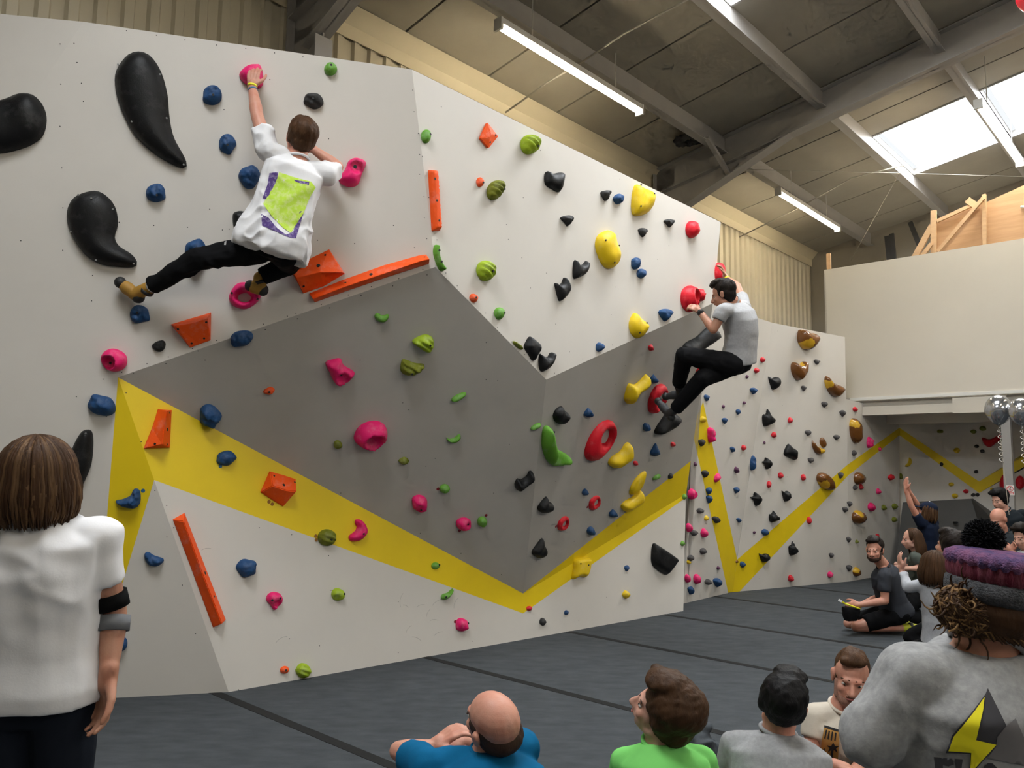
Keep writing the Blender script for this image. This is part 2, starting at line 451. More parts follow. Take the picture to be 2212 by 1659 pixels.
# timber and plywood infill above the mezzanine front
SP = 12.75
inf = tag(empty('wall_infill', hall(SP, 2, 4.8)), kind='structure')
ip = lambda x, y, s=SP: onpl(x, y, (HU * s, -HU))
pb = [ip(2022, 548, SP + .06), ip(2022, 478, SP + .06), ip(2130, 437, SP + .06), ip(2212, 400, SP + .06), ip(2420, 310, SP + .06), ip(2420, 548, SP + .06)]
MB().prism(pb, HU * .018).build('plywood_sheet', 'ply', inf)
def stud(a, b, w, name='stud', s=SP):
    MB().bar(ip(*a, s), ip(*b, s), .045, w, up=unit(np.cross(ip(*b, s) - ip(*a, s), HU))).build(name, 'timber', inf)
stud((2017, 552), (2017, 455), .075); stud((2127, 535), (2126, 420), .05)
stud((2026, 543), (2124, 428), .05, 'brace', SP - .05); stud((2024, 478), (2098, 444), .05, 'rail', SP + .01)
stud((1976, 556), (2014, 487), .085, 'brace', SP + .01); stud((2090, 432), (2110, 446), .09, 'block')
stud((1990, 556), (2012, 527), .06, 'brace', SP - .03); stud((1791, 582), (1790, 548), .06, 'stud', SP + .05)
MB().tube([ip(2205, 447, SP + .03), ip(2225, 447, SP + .03)], .02).build('white_tape', 'wall_edge', inf)
stp = MB(); stp.bar(ip(1922, 560, 15.5), ip(1917, 510, 15.5), .05, .10); stp.bar(ip(1931, 560, 15.5), ip(1926, 505, 15.5), .05, .08)
stp.build('dark_post', 'steel_dark', inf)
MB().bar(ip(1986, 530, 15.8), ip(1966, 480, 15.8), .05, .08).build('dark_brace', 'steel_dark', inf)
# partition added out of view to keep light out of the alcove
MB().box(hall(SM + .25, 1.45, 0), HU * 3.3, HV * .08, HZ * 2.62).build('light_block', 'board', mz)
# steel post under the mezzanine
post = tag(empty('trim_post', hall(12.55, 2.35, 0)), kind='structure')
pc = at(2178, 1000, 10.75); pc[2] = 0
MB().box(pc - HU * .055 - HV * .055, HU * .11, HV * .11, HZ * 2.5).build('post', 'steel', post)
PL['post'] = (pc - HU * .056, -HU)

# ================================================================== CLIMBING HOLDS
def hold_mat(name, col, rough=.6, chalk=.12, bump=.25, bscale=120, coat=0.0):
    """moulded resin with a little chalk rubbed into it"""
    m, nt, b = new_mat(name); L = nt.links
    b.inputs['Roughness'].default_value = rough; b.inputs['Specular IOR Level'].default_value = .3; b.inputs['Coat Weight'].default_value = coat
    tc = nt.nodes.new('ShaderNodeTexCoord')
    n = nt.nodes.new('ShaderNodeTexNoise'); n.inputs['Scale'].default_value = 9.0; n.inputs['Detail'].default_value = 6; n.inputs['Roughness'].default_value = .7
    L.new(tc.outputs['Object'], n.inputs['Vector'])
    r = nt.nodes.new('ShaderNodeValToRGB'); r.color_ramp.elements[0].position = .52; r.color_ramp.elements[1].position = .80
    r.color_ramp.elements[0].color = (*col, 1)
    r.color_ramp.elements[1].color = tuple(c * (1 - chalk * 2) + .62 * chalk * 2 for c in col) + (1,)
    L.new(n.outputs['Fac'], r.inputs['Fac']); L.new(r.outputs['Color'], b.inputs['Base Color'])
    if bump:
        n2 = nt.nodes.new('ShaderNodeTexNoise'); n2.inputs['Scale'].default_value = bscale
        L.new(tc.outputs['Object'], n2.inputs['Vector'])
        bp = nt.nodes.new('ShaderNodeBump'); bp.inputs['Strength'].default_value = bump; bp.inputs['Distance'].default_value = .004
        L.new(n2.outputs['Fac'], bp.inputs['Height']); L.new(bp.outputs['Normal'], b.inputs['Normal'])
    return m
HC = {'black': ((.0045, .0045, .005), .5, .03), 'dark grey': ((.030, .029, .029), .7, .06), 'grey': ((.085, .078, .078), .7, .08),
      'blue': ((.013, .062, .175), .65, .07), 'pink': ((.82, .012, .16), .55, .16), 'green': ((.13, .36, .035), .6, .16),
      'lime': ((.33, .46, .018), .65, .16), 'olive': ((.17, .19, .012), .7, .1), 'orange': ((.93, .10, .008), .55, .14),
      'yellow': ((.80, .55, .008), .5, .12), 'red': ((.66, .008, .022), .5, .1), 'brown': ((.17, .062, .012), .22, .02),
      'purple': ((.10, .025, .075), .6, .1), 'amber': ((.62, .36, .02), .3, .03)}
HM = {k: hold_mat(k.replace(' ', '_') + '_hold', *v, coat=.5 if k in ('brown', 'amber') else 0) for k, v in HC.items()}
M['bolt'] = mat('bolt_socket', (.012, .012, .012), .5)
M['screw'] = mat('screw_head', (.33, .33, .32), .4, metal=.6)
WHERE = {'tall': 'tall white panel', 'upper': 'upper white panel', 'grey': 'broad grey overhang', 'grey_side': 'narrow grey overhang',
         'under': 'yellow underside', 'low': 'low white panel', 'stripe': 'yellow stripe', 'corner': 'shaded corner panel', 'back': 'near panel beyond the overhang', 'far': 'broad panel beyond the overhang',
         'turn': 'panel turning into the alcove', 'alcove': 'alcove back wall', 'dark': 'dark alcove overhang'}
PL['stripe'] = PL['low']
def smooth_poly(p, n):
    """closed Catmull-Rom through the points, resampled evenly"""
    p = np.asarray(p, float); k = len(p); out = []
    for i in range(k):
        a, b, c, d = p[i - 1], p[i], p[(i + 1) % k], p[(i + 2) % k]
        for t in np.linspace(0, 1, 8, endpoint=False):
            out.append(.5 * ((2 * b) + (-a + c) * t + (2 * a - 5 * b + 4 * c - d) * t * t + (-a + 3 * b - 3 * c + d) * t ** 3))
    return resample(out, n)
def resample(p, n):
    p = np.asarray(p, float); q = np.vstack([p, p[:1]])
    L = np.r_[0, np.cumsum(np.linalg.norm(np.diff(q, axis=0), axis=1))]
    t = np.linspace(0, L[-1], n, endpoint=False)
    return np.c_[np.interp(t, L, q[:, 0]), np.interp(t, L, q[:, 1])]
def inside(pt, poly):
    x, y = pt[:, 0], pt[:, 1]; r = np.zeros(len(pt), bool); j = len(poly) - 1
    for i in range(len(poly)):
        xi, yi = poly[i]; xj, yj = poly[j]
        c = ((yi > y) != (yj > y)) & (x < (xj - xi) * (y - yi) / (yj - yi + 1e-15) + xi)
        r ^= c; j = i
    return r
def seg_dist(pt, poly):
    a = poly; b = np.roll(poly, -1, 0); d = b - a
    t = np.clip(((pt[:, None] - a) * d).sum(2) / ((d * d).sum(1) + 1e-15), 0, 1)
    return np.linalg.norm(pt[:, None] - (a + t[..., None] * d), axis=2).min(1)
def vnoise(p, seed=0):
    """smooth value noise, vectorised"""
    p = np.asarray(p, float) + seed * 17.31
    i = np.floor(p).astype(np.int64); f = p - i; f = f * f * (3 - 2 * f); r = 0
    for dx in (0, 1):
        for dy in (0, 1):
            for dz in (0, 1):
                h = (i[:, 0] + dx) * 73856093 ^ (i[:, 1] + dy) * 19349663 ^ (i[:, 2] + dz) * 83492791
                h = (h ^ (h >> 13)) * 1274126177 & 0x7fffffff
                w = (f[:, 0] if dx else 1 - f[:, 0]) * (f[:, 1] if dy else 1 - f[:, 1]) * (f[:, 2] if dz else 1 - f[:, 2])
                r = r + w * (h / 0x7fffffff)
    return r * 2 - 1
ALL_HOLDS = []
def make_hold(facet, poly_px, colour, kind='dome', H=None, nm=None, label=None, holes=(), cut=None, smooth=True, seed=0, rim=.18, tilt=(0, 0), scoop=None, skirt=-.0008, name='climbing_hold', cat='hold', screws=(), flat=False, res=1.0, patch=None):
    pl = PL[facet]; n = pl[1]
    w3 = np.array([onpl(x, y, pl) for x, y in poly_px]); org = w3.mean(0)
    X = unit(np.cross(HZ, n)); Y = np.cross(n, X)
    to2 = lambda q: np.c_[(q - org) @ X, (q - org) @ Y]
    out = to2(w3); size = np.ptp(out, axis=0); sz = max(size)
    px = np.ptp(np.asarray(poly_px, float), axis=0).max()
    nb = int(np.clip(px * .7, 14, 56) * res)
    out = smooth_poly(out, nb) if smooth else resample_keep(out, nb)
    loops = [out]
    if cut is not None:
        c3 = np.array([onpl(x, y, pl) for x, y in cut]); loops.append(smooth_poly(to2(c3), max(12, nb // 2)))
    area = abs(np.sum(out[:, 0] * np.roll(out[:, 1], -1) - out[:, 1] * np.roll(out[:, 0], -1)) / 2)
    g = math.sqrt(area) / (np.clip(px * .28, 3.5, 13) * res)
    lo, hi = out.min(0), out.max(0); rng = np.random.default_rng(abs(seed + int(poly_px[0][0]) * 7))
    gx, gy = np.meshgrid(np.arange(lo[0], hi[0], g), np.arange(lo[1], hi[1], g * .87))
    gx = gx + (np.arange(gx.shape[0]) % 2)[:, None] * g * .5
    ip_ = np.c_[gx.ravel(), gy.ravel()] + rng.uniform(-.12, .12, (gx.size, 2)) * g
    allp = np.vstack(loops)
    ip_ = ip_[inside(ip_, out)]
    for lp in loops[1:]: ip_ = ip_[~inside(ip_, lp)]
    dmin = np.min([seg_dist(ip_, lp) for lp in loops], axis=0) if len(ip_) else np.zeros(0)
    ip_ = ip_[dmin > g * .45]
    P2 = np.vstack([allp, ip_]); nbd = len(allp); edges = []; k = 0
    for lp in loops:
        edges += [(k + i, k + (i + 1) % len(lp)) for i in range(len(lp))]; k += len(lp)
    vv, _, ff, ov, _, _ = delaunay_2d_cdt([Vector(p) for p in P2], edges, [], 0, 1e-7)
    V2 = np.array([[p[0], p[1]] for p in vv]); F = [tuple(q) for q in ff]
    cen = np.array([V2[list(q)].mean(0) for q in F]); ok = inside(cen, out)
    for lp in loops[1:]: ok &= ~inside(cen, lp)
    F = [q for q, o_ in zip(F, ok) if o_]
    d = np.min([seg_dist(V2, lp) for lp in loops], axis=0); R = d.max() + 1e-9; q = np.clip(d / R, 0, 1)
    onb = d < 1e-6
    if H is None: H = float(np.clip(.52 * min(size), .016, .11))
    if kind in ('dome', 'jug', 'rock', 'shell', 'ring'): h = (1 - (1 - q) ** 2) ** .62
    elif kind == 'flat': h = np.clip(q / .35, 0, 1) ** .7
    elif kind == 'pyr': h = q
    elif kind == 'cone': h = q ** 1.15
    h = rim + (1 - rim) * h
    if tilt != (0, 0):
        nn = V2 / (sz * .5); h = h * np.clip(1 + nn[:, 0] * tilt[0] + nn[:, 1] * tilt[1], .25, 2)
    v3 = np.c_[V2 / sz * 5, np.zeros(len(V2))]
    if kind == 'rock':
        h = h * (1 + .30 * vnoise(v3 * .9, seed) + .14 * vnoise(v3 * 2.3, seed + 3)) + .05 * vnoise(v3 * 3.5, seed + 5) * (~onb)
    elif kind == 'shell':
        h = h * (1 + .14 * np.sin(v3[:, 0] * 2.2 + v3[:, 1] * 4.5 + 1.2 * vnoise(v3 * .6, seed)))
    elif kind not in ('pyr', 'flat'):
        h = h * (1 + .10 * vnoise(v3 * .7, seed))
    if scoop:
        sx, sy, sr, sd = scoop
        c2 = to2(np.array([onpl(sx, sy, pl)]))[0]; rr = sr * sz
        e = np.linalg.norm(V2 - c2, axis=1) / rr
        h = h * (1 - sd * np.clip(1.25 - e ** 2 * 1.25, 0, 1) ** .5)
    h = np.maximum(h, .03) * H
    verts = [org + X * a[0] + Y * a[1] + n * b for a, b in zip(V2, h)]
    # rim down into the board
    be = {}
    for q_ in F:
        for i in range(len(q_)):
            a, b = q_[i], q_[(i + 1) % len(q_)]
            be[(a, b)] = be.get((a, b), 0) + 1
    faces = list(F); low = {}
    for (a, b) in list(be):
        if (b, a) not in be:
            for c in (a, b):
                if c not in low:
                    low[c] = len(verts); verts.append(org + X * V2[c][0] + Y * V2[c][1] - n * skirt)
            faces.append((b, a, low[a], low[b]))
    mats = [HM[colour]]; fm = None
    if patch:
        mats.append(HM[patch[0]]); fm = []
        c2 = to2(np.array([onpl(patch[1], patch[2], pl)]))[0]
        rr = patch[3] * sz
        for q_ in faces:
            cc = V2[[i for i in q_ if i < len(V2)]].mean(0)
            fm.append(1 if np.linalg.norm(cc - c2) < rr else 0)
    o = mobj(name, verts, faces, None, None, smooth=not flat, mats=mats, fmat=fm)
    # origin where the hold meets the board
    delta = Vector([float(c) for c in org]) - o.location
    o.data.transform(Matrix.Translation(-delta)); o.location = org
    for (lst, m_, r_, nm_) in ((holes, 'bolt', .0085, 'bolt_hole'), (screws, 'screw', .006, 'screw')):
        for it in lst:
            bx, by = it[0], it[1]; r0_ = it[2] if len(it) > 2 else r_
            c2 = to2(np.array([onpl(bx, by, pl)]))[0]
            near = np.argsort(np.linalg.norm(V2 - c2, axis=1))[:3]
            hh = h[near].max()
            p0 = org + X * c2[0] + Y * c2[1]
            MB().tube([p0 + n * (hh - .006), p0 + n * (hh + .0015)], r0_, 8).build(nm_, m_, o)
    ALL_HOLDS.append(dict(o=o, facet=facet, colour=colour, x=float(np.mean([p[0] for p in poly_px])), y=float(np.mean([p[1] for p in poly_px])), px=px, nm=nm, label=label, cat=cat, z=org[2], p=org))
    return o
def resample_keep(p, n):
    """straight-sided outline with slightly rounded corners"""
    out = []; k = len(p)
    per = sum(np.linalg.norm(p[i] - p[i - 1]) for i in range(k))
    for i in range(k):
        a, b, c = p[i - 1], p[i], p[(i + 1) % k]
        r = .09 * min(np.linalg.norm(a - b), np.linalg.norm(c - b)); r = min(r, per * .012)
        p0, p1 = b + unit(a - b) * r, b + unit(c - b) * r
        out += [p0, .25 * p0 + .5 * b + .25 * p1, p1]
        m = max(1, int(n * np.linalg.norm(c - b) / per))
        nx = c + unit(b - c) * min(.09 * min(np.linalg.norm(b - c), np.linalg.norm(p[(i + 2) % k] - c)), per * .012)
        for t in np.linspace(0, 1, m + 1)[1:-1]: out.append(p1 + (nx - p1) * t)
    return np.array(out)
def ell(x, y, w, h, rot=0, seed=0, irr=.10, k=10, power=1.0):
    rng = random.Random(seed * 131 + int(x) * 7 + int(y)); c, s = math.cos(math.radians(rot)), math.sin(math.radians(rot)); out = []
    for i in range(k):
        a = 2 * math.pi * i / k; r = 1 + rng.uniform(-irr, irr)
        px, py = math.cos(a) * w / 2 * r, math.sin(a) * h / 2 * r
        out.append((x + px * c - py * s, y + px * s + py * c))
    return out
def tri(x, y, w, h, rot=0, seed=0):
    rng = random.Random(seed + int(x)); pts = [(-.5, -.28), (-.15, -.5), (.3, -.46), (.5, -.2), (.32, .15), (.02, .5), (-.2, .28)]
    c, s = math.cos(math.radians(rot)), math.sin(math.radians(rot))
    return [(x + (a * w) * c - (b * h) * s, y + (a * w) * s + (b * h) * c) for a, b in ((p + rng.uniform(-.06, .06), q + rng.uniform(-.06, .06)) for p, q in pts)]


def ridge_volume(facet, upper, ridge, lower, H, colour, label, nm, holes=(), name='climbing_volume', cat='volume'):
    """volume with a sharp ridge: upper edge, raised ridge and lower edge, closed at both ends"""
    pl = PL[facet]; n = pl[1]; pj = lambda q, h=0.0: onpl(q[0], q[1], pl) + n * h
    k = len(upper); e = .0008
    vs = [pj(q, .012) for q in upper] + [pj(q, H) for q in ridge] + [pj(q, .012) for q in lower] + [pj(q, e) for q in upper] + [pj(q, e) for q in lower]
    fs = []
    for i in range(k - 1):
        fs += [(i, k + i, k + i + 1, i + 1), (k + i, 2 * k + i, 2 * k + i + 1, k + i + 1), (3 * k + i, i, i + 1, 3 * k + i + 1), (2 * k + i, 4 * k + i, 4 * k + i + 1, 2 * k + i + 1)]
    fs += [(0, 3 * k, 4 * k, 2 * k, k), (k - 1, 2 * k - 1, 3 * k - 1, 5 * k - 1, 4 * k - 1)]
    bm = bmesh.new(); bv = [bm.verts.new([float(c) for c in v]) for v in vs]
    for q in fs: bm.faces.new([bv[i] for i in q])
    bmesh.ops.recalc_face_normals(bm, faces=bm.faces)
    bmesh.ops.bevel(bm, geom=[ed for ed in bm.edges if ed.calc_length() > .02 and not ed.is_boundary], offset=.006, segments=2, affect='EDGES', clamp_overlap=True)
    verts = [tuple(v.co) for v in bm.verts]; bm.verts.index_update(); faces = [tuple(v.index for v in q.verts) for q in bm.faces]; bm.free()
    o = mobj(name, verts, faces, HM[colour], None); org = np.mean([pj(q) for q in upper + lower], axis=0)
    o.data.transform(Matrix.Translation(Vector([float(c) for c in np.array(o.location) - org]))); o.location = org
    tree = BVHTree.FromPolygons([Vector(v) for v in verts], faces)
    for it in holes:
        p0 = pj(it); hit = tree.ray_cast(Vector(p0 + n * .5), Vector(-n)); r0_ = it[2] if len(it) > 2 else .008
        if hit[0]: a = np.array(hit[0]); m_ = np.array(hit[1]); m_ = m_ if m_ @ n > 0 else -m_; MB().tube([a - m_ * .006, a + m_ * .0015], r0_, 8).build('bolt_hole', 'bolt', o)
    al = upper + lower
    ALL_HOLDS.append(dict(o=o, facet=facet, colour=colour, x=np.mean([p[0] for p in al]), y=np.mean([p[1] for p in al]), px=60, nm=nm, label=label, cat=cat, z=org[2], p=org))

# ---- tall white panel: the black teardrop volumes
V = dict(name='climbing_volume', cat='volume')
make_hold('tall', [(300, 113), (275, 122), (252, 155), (250, 190), (262, 235), (290, 290), (330, 330), (370, 355), (396, 364), (404, 357), (398, 338), (375, 295), (366, 250), (362, 205), (348, 155), (325, 122)], 'black', H=.10, nm='tallest black teardrop volume', label='tallest black teardrop volume, its tail pointing down toward the climber in white', screws=[(256, 141), (349, 167), (363, 260), (289, 269), (399, 359)], **V)
make_hold('tall', [(-70, 245), (-30, 228), (15, 214), (45, 203), (75, 208), (95, 232), (101, 262), (92, 295), (65, 315), (25, 328), (-10, 333), (-70, 338)], 'black', H=.11, skirt=.03, nm='black rounded volume', label='black rounded volume on the shallow fold beside the tallest teardrop', **V)
make_hold('tall', [(205, 413), (232, 425), (250, 450), (255, 485), (248, 512), (258, 532), (283, 548), (296, 565), (290, 577), (255, 577), (215, 570), (185, 550), (160, 515), (147, 480), (148, 450), (165, 425)], 'black', H=.10, nm='chalky black comma volume', label='black comma-shaped volume with chalk smears, above the outstretched foot', screws=[(174, 424), (204, 433), (248, 455), (157, 503), (212, 564), (292, 571)], **V)
make_hold('tall', [(192, 928), (200, 935), (202, 960), (198, 1000), (185, 1035), (170, 1062), (150, 1072), (138, 1045), (148, 995), (163, 955), (178, 932)], 'black', H=.09, nm='black fin volume', label='black fin-shaped volume half hidden by the long-haired spectator', screws=[(190, 934)], **V)
make_hold('tall', [(503, 465), (513, 457), (528, 458), (540, 472), (546, 500), (540, 525), (522, 522), (506, 495)], 'black', H=.07, nm='small black volume', label='small black volume behind the back of the climber in white', **V)
# orange volumes
ridge_volume('tall', [(626, 580), (711, 539), (741, 586)], [(640, 604), (690, 592), (738, 592)], [(655, 634), (700, 618), (745, 591)], .13, 'orange', 'orange wedge volume overlapping the long orange ledge', 'orange wedge volume', holes=[(687, 576, .014), (648, 579), (702, 552), (656, 620)])
ridge_volume('tall', [(668, 634), (740, 605), (830, 573), (905, 552), (920, 550)], [(676, 648), (742, 622), (832, 592), (908, 566), (924, 563)], [(680, 653), (745, 630), (832, 600), (913, 574), (926, 570)], .09, 'orange', 'long curved orange ledge volume along the top of the grey overhang', 'long orange ledge volume', holes=[(800, 594, .013), (745, 612), (856, 575), (915, 557)])
ridge_volume('tall', [(369, 701), (412, 688), (456, 675)], [(383, 705), (422, 700), (452, 690)], [(411, 751), (432, 743), (455, 735)], .11, 'orange', 'orange trapezoid volume above the left tip of the grey overhang', 'orange trapezoid volume', holes=[(389, 712), (449, 697), (442, 731), (415, 742)])
make_hold('upper', [(924, 368), (941, 369), (950, 498), (932, 500)], 'orange', 'flat', H=.05, smooth=False, nm='upright orange bar', label='upright orange bar hold beside the fold of the upper panel', holes=[(931, 389), (935, 436), (940, 479)])
make_hold('upper', [(1049, 266), (1072, 296), (1052, 321), (1034, 300)], 'orange', 'pyr', H=.045, smooth=False, flat=True, rim=.5, nm='orange diamond hold', label='orange diamond-shaped hold near the top of the upper white panel', holes=[(1065, 294), (1053, 309)])
ridge_volume('low', [(373, 1122), (417, 1239), (460, 1355)], [(388, 1126), (428, 1236), (470, 1345)], [(398, 1108), (442, 1223), (487, 1338)], .08, 'orange', 'long slanting orange bar volume across the corner of the low panels', 'long slanting orange bar', holes=[(438, 1237, .012), (419, 1182), (458, 1287)])
ridge_volume('stripe', [(341, 884), (328, 925), (310, 969)], [(350, 890), (344, 925), (340, 962)], [(370, 886), (368, 925), (366, 967)], .10, 'orange', 'tall orange wedge volume on the yellow stripe', 'tall orange wedge', holes=[(356, 929, .012), (360, 893), (328, 960), (358, 961)])
ridge_volume('stripe', [(582, 1018), (610, 1026), (638, 1035)], [(576, 1050), (606, 1060), (628, 1062)], [(562, 1063), (588, 1080), (611, 1094)], .10, 'orange', 'chalky square orange volume on the yellow stripe', 'square orange volume', holes=[(604, 1048, .012), (588, 1028), (632, 1042)])

R_, D_, J_, S_, T_ = 'rock', 'dome', 'jug', 'shell', 'tri'
# each row: facet, colour, kind, x, y, w, h, rotation, short name or None, bolts
B_ = []
def add(facet, colour, kind, x, y, w, h, rot=0, nm=None, bolt=None, **k):
    sd = int(x * 3 + y)
    if 'label' not in k and nm: k['label'] = '%s on the %s' % (nm, WHERE[facet]) if len(nm.split()) < 8 else nm
    poly = k.pop('poly', None)
    if poly is None:
        poly = tri(x, y, w, h, rot, sd) if kind == 'tri' else ell(x, y, w, h, rot, sd, irr=.13 if kind == 'rock' else .05)
    kd = 'rock' if kind == 'tri' else kind
    hl = k.pop('holes', None)
    if hl is None:
        hl = [] if bolt is None else [bolt] if not isinstance(bolt, bool) else [(x, y)]
    return make_hold(facet, poly, colour, kd, nm=nm, seed=sd, holes=hl, **k)
# tall panel
add('tall', 'blue', R_, 459, 207, 44, 42, bolt=(463, 212)); add('tall', 'blue', R_, 490, 312, 38, 42, bolt=(493, 317))
add('tall', 'blue', R_, 338, 418, 44, 38, bolt=(342, 425)); add('tall', 'blue', R_, 540, 382, 44, 50, nm='knobbly blue hold', label='knobbly blue hold half behind the shirt of the climber in white')
add('tall', 'blue', R_, 425, 553, 50, 72, nm='big blue hold', label='blue hold behind the outstretched black trouser leg')
add('tall', 'blue', R_, 302, 679, 46, 40, nm='blue foothold', label='blue faceted hold just under the shoe of the climber in white', bolt=(300, 677))
add('tall', 'blue', R_, 220, 876, 60, 44, 25, nm='egg-shaped blue hold', label='egg-shaped blue hold beside the top of the yellow stripe')
add('tall', 'dark grey', R_, 676, 218, 42, 34, 15, nm='lumpy dark grey hold', bolt=True)
add('tall', 'green', D_, 714, 150, 28, 28, nm='round green hold', bolt=(715, 146), H=.06)
add('tall', 'pink', D_, 545, 166, 54, 54, 0, poly=[(517, 163), (532, 145), (556, 140), (565, 148), (569, 172), (565, 188), (553, 192), (530, 182)], nm='pink triangular hold', label='pink rounded triangular hold gripped by the climber in white', H=.09)
add('tall', 'pink', J_, 761, 373, 0, 0, 0, poly=[(766, 342), (784, 346), (790, 355), (781, 378), (772, 400), (750, 404), (731, 389), (745, 367), (752, 350)], nm='pink saddle hold', label='pink saddle-shaped hold beside the right arm of the climber in white', H=.10, bolt=(766, 364, .013), scoop=(768, 366, .22, .45))
add('tall', 'pink', 'ring', 529, 640, 0, 0, 0, poly=[(510, 615), (530, 610), (553, 618), (563, 640), (550, 658), (528, 668), (503, 660), (495, 640)], cut=ell(528, 643, 30, 20), nm='pink ring hold', label='pink hexagonal ring hold under the right foot of the climber in white', H=.09, holes=[(503, 635), (557, 647)])
add('tall', 'pink', J_, 247, 778, 58, 50, 15, nm='pink cup hold', label='pink cup hold above the left tip of the grey overhang', scoop=(238, 783, .30, .9), H=.11, res=1.3, bolt=(239, 784))
add('tall', 'black', 'flat', 344, 747, 0, 0, 0, poly=[(328, 747), (338, 738), (352, 735), (358, 742), (355, 754), (346, 760), (335, 757)], nm='black half-moon hold', H=.03, holes=[(341, 749), (350, 747)])
add('grey', 'blue', R_, 521, 731, 50, 33, -15, nm='blue oval on the overhang lip', label='blue oval hold on the upper lip of the grey overhang')
add('grey', 'blue', R_, 453, 897, 46, 50, nm='blue boulder hold', label='blue lumpy hold on the edge between grey overhang and yellow stripe', H=.09)
add('stripe', 'blue', R_, 487, 990, 42, 31, 0, nm='blue hold', label='dark blue hold in the middle of the yellow stripe')
add('corner', 'blue', R_, 279, 1077, 0, 0, 0, poly=[(251, 1081), (265, 1078), (282, 1070), (290, 1056), (300, 1057), (304, 1068), (303, 1085), (293, 1097), (272, 1096), (258, 1090)], nm='blue crescent hold', label='blue crescent hold on the yellow part of the corner panel')
add('corner', 'blue', R_, 332, 1209, 0, 0, 0, poly=[(313, 1195), (321, 1192), (332, 1199), (352, 1206), (353, 1213), (342, 1222), (325, 1221), (314, 1210)], nm='blue teardrop hold', label='blue teardrop hold on the shaded corner panel')
add('corner', 'blue', R_, 245, 1390, 60, 38, nm='blue hold', label='blue hold low on the corner panel behind the spectator\'s forearm')
add('low', 'blue', R_, 532, 1226, 41, 40, nm='round blue hold', label='round blue hold beside the long slanting orange bar')
add('grey', 'orange', R_, 581, 844, 26, 15, -12, nm='chalky orange crimp', bolt=True)
add('low', 'orange', D_, 614, 1447, 20, 17, -15, nm='orange foot chip', label='small orange foot chip just above the mats', bolt=True)
add('low', 'pink', J_, 592, 1298, 0, 0, 0, poly=[(575, 1296), (578, 1284), (590, 1278), (603, 1282), (609, 1292), (606, 1303), (597, 1312), (592, 1318), (585, 1308)], nm='pink pocket hold', label='pink pocket hold on the low white panel', holes=[(598, 1291), (581, 1295)], scoop=(594, 1303, .2, .6))
add('low', 'lime', S_, 654, 1448, 32, 32, nm='lime ridged hold', label='lime ridged hold low down just above the mats')
add('low', 'lime', D_, 729, 1284, 29, 27, 10, nm='lime half-round hold', bolt=(737, 1282), scoop=(722, 1293, .3, .5))
add('stripe', 'olive', S_, 705, 1161, 38, 36, nm='mossy green ridged hold', label='mossy green ridged hold on the lower edge of the yellow stripe', bolt=(708, 1165), )
add('stripe', 'pink', D_, 771, 1146, 0, 0, 0, poly=[(768, 1122), (780, 1124), (791, 1140), (790, 1155), (775, 1168), (757, 1168), (753, 1158), (766, 1147), (770, 1138), (766, 1130)], nm='pink kidney-shaped hold', H=.06, bolt=(778, 1153))
add('stripe', 'green', D_, 940, 1222, 18, 16, nm='small green hold', bolt=(945, 1220))
add('low', 'green', D_, 963, 1283, 0, 0, 0, poly=[(952, 1288), (956, 1283), (966, 1280), (976, 1271), (977, 1277), (970, 1288), (962, 1295), (953, 1294)], nm='green leaf-shaped hold', bolt=(957, 1289))
add('low', 'pink', R_, 997, 1349, 27, 30, nm='pink knobbly hold', bolt=(1004, 1345))
add('low', 'red', D_, 1143, 1314, 12, 11, nm='small red hold'); add('low', 'dark grey', R_, 1171, 1343, 12, 17, nm='dark spiky foothold'); add('low', 'blue', R_, 1223, 1323, 9, 11)
add('low', 'blue', R_, 1353, 1227, 10, 13); add('low', 'yellow', R_, 1351, 1284, 15, 17, nm='small yellow hold')
make_hold('low', [(1410, 1174), (1418, 1177), (1456, 1203), (1459, 1212), (1440, 1239), (1433, 1240), (1409, 1221), (1406, 1195)], 'black', 'flat', H=.09, nm='big black diamond volume', label='big black diamond-shaped volume near the free end of the low panel', **V)
make_hold('stripe', [(1241, 1208), (1270, 1204), (1273, 1213), (1265, 1245), (1250, 1246), (1235, 1251), (1237, 1230)], 'yellow', 'flat', H=.07, nm='yellow curved block', label='yellow curved block on the stripe below the narrow grey overhang', holes=[(1244, 1217), (1261, 1220)])
# upper white panel
add('upper', 'green', D_, 919, 295, 20, 30, nm='green drop-shaped hold', label='green drop-shaped hold on the fold near the wall top', bolt=(923, 293)); add('upper', 'lime', S_, 1142, 313, 38, 42, nm='upper ridged green hold', label='ridged green hold close to the top edge of the upper panel', bolt=(1147, 321))
add('upper', 'olive', S_, 1067, 411, 32, 46, 25, nm='chalky green sloper', bolt=(1075, 413)); add('upper', 'orange', D_, 1036, 394, 15, 21, nm='small orange hold', label='small orange hold beside the chalky green sloper', bolt=(1038, 396))
add('upper', 'green', D_, 0, 0, 0, 0, 0, poly=[(938, 530), (944, 532), (945, 552), (951, 570), (959, 580), (956, 586), (948, 583), (940, 566), (935, 545)], nm='slim green crescent hold', holes=[(940, 543), (945, 567)])
add('upper', 'lime', S_, 1047, 585, 36, 46, nm='shell-like lime hold', bolt=(1050, 589)); add('upper', 'orange', D_, 1022, 644, 17, 20, -20, nm='orange hold on the lip', label='small orange hold on the edge of the grey overhang', bolt=True)
add('upper', 'green', D_, 1077, 677, 20, 27, nm='bright green egg hold', bolt=(1082, 677)); add('upper', 'olive', D_, 1117, 746, 28, 8, 42, nm='thin olive sliver hold')
K_ = dict(H=.07)
add('upper', 'black', D_, 0, 0, 0, 0, 0, poly=[(1176, 376), (1183, 370), (1190, 376), (1213, 374), (1214, 395), (1207, 415), (1190, 408), (1177, 398)], nm='black square pinch', **K_)
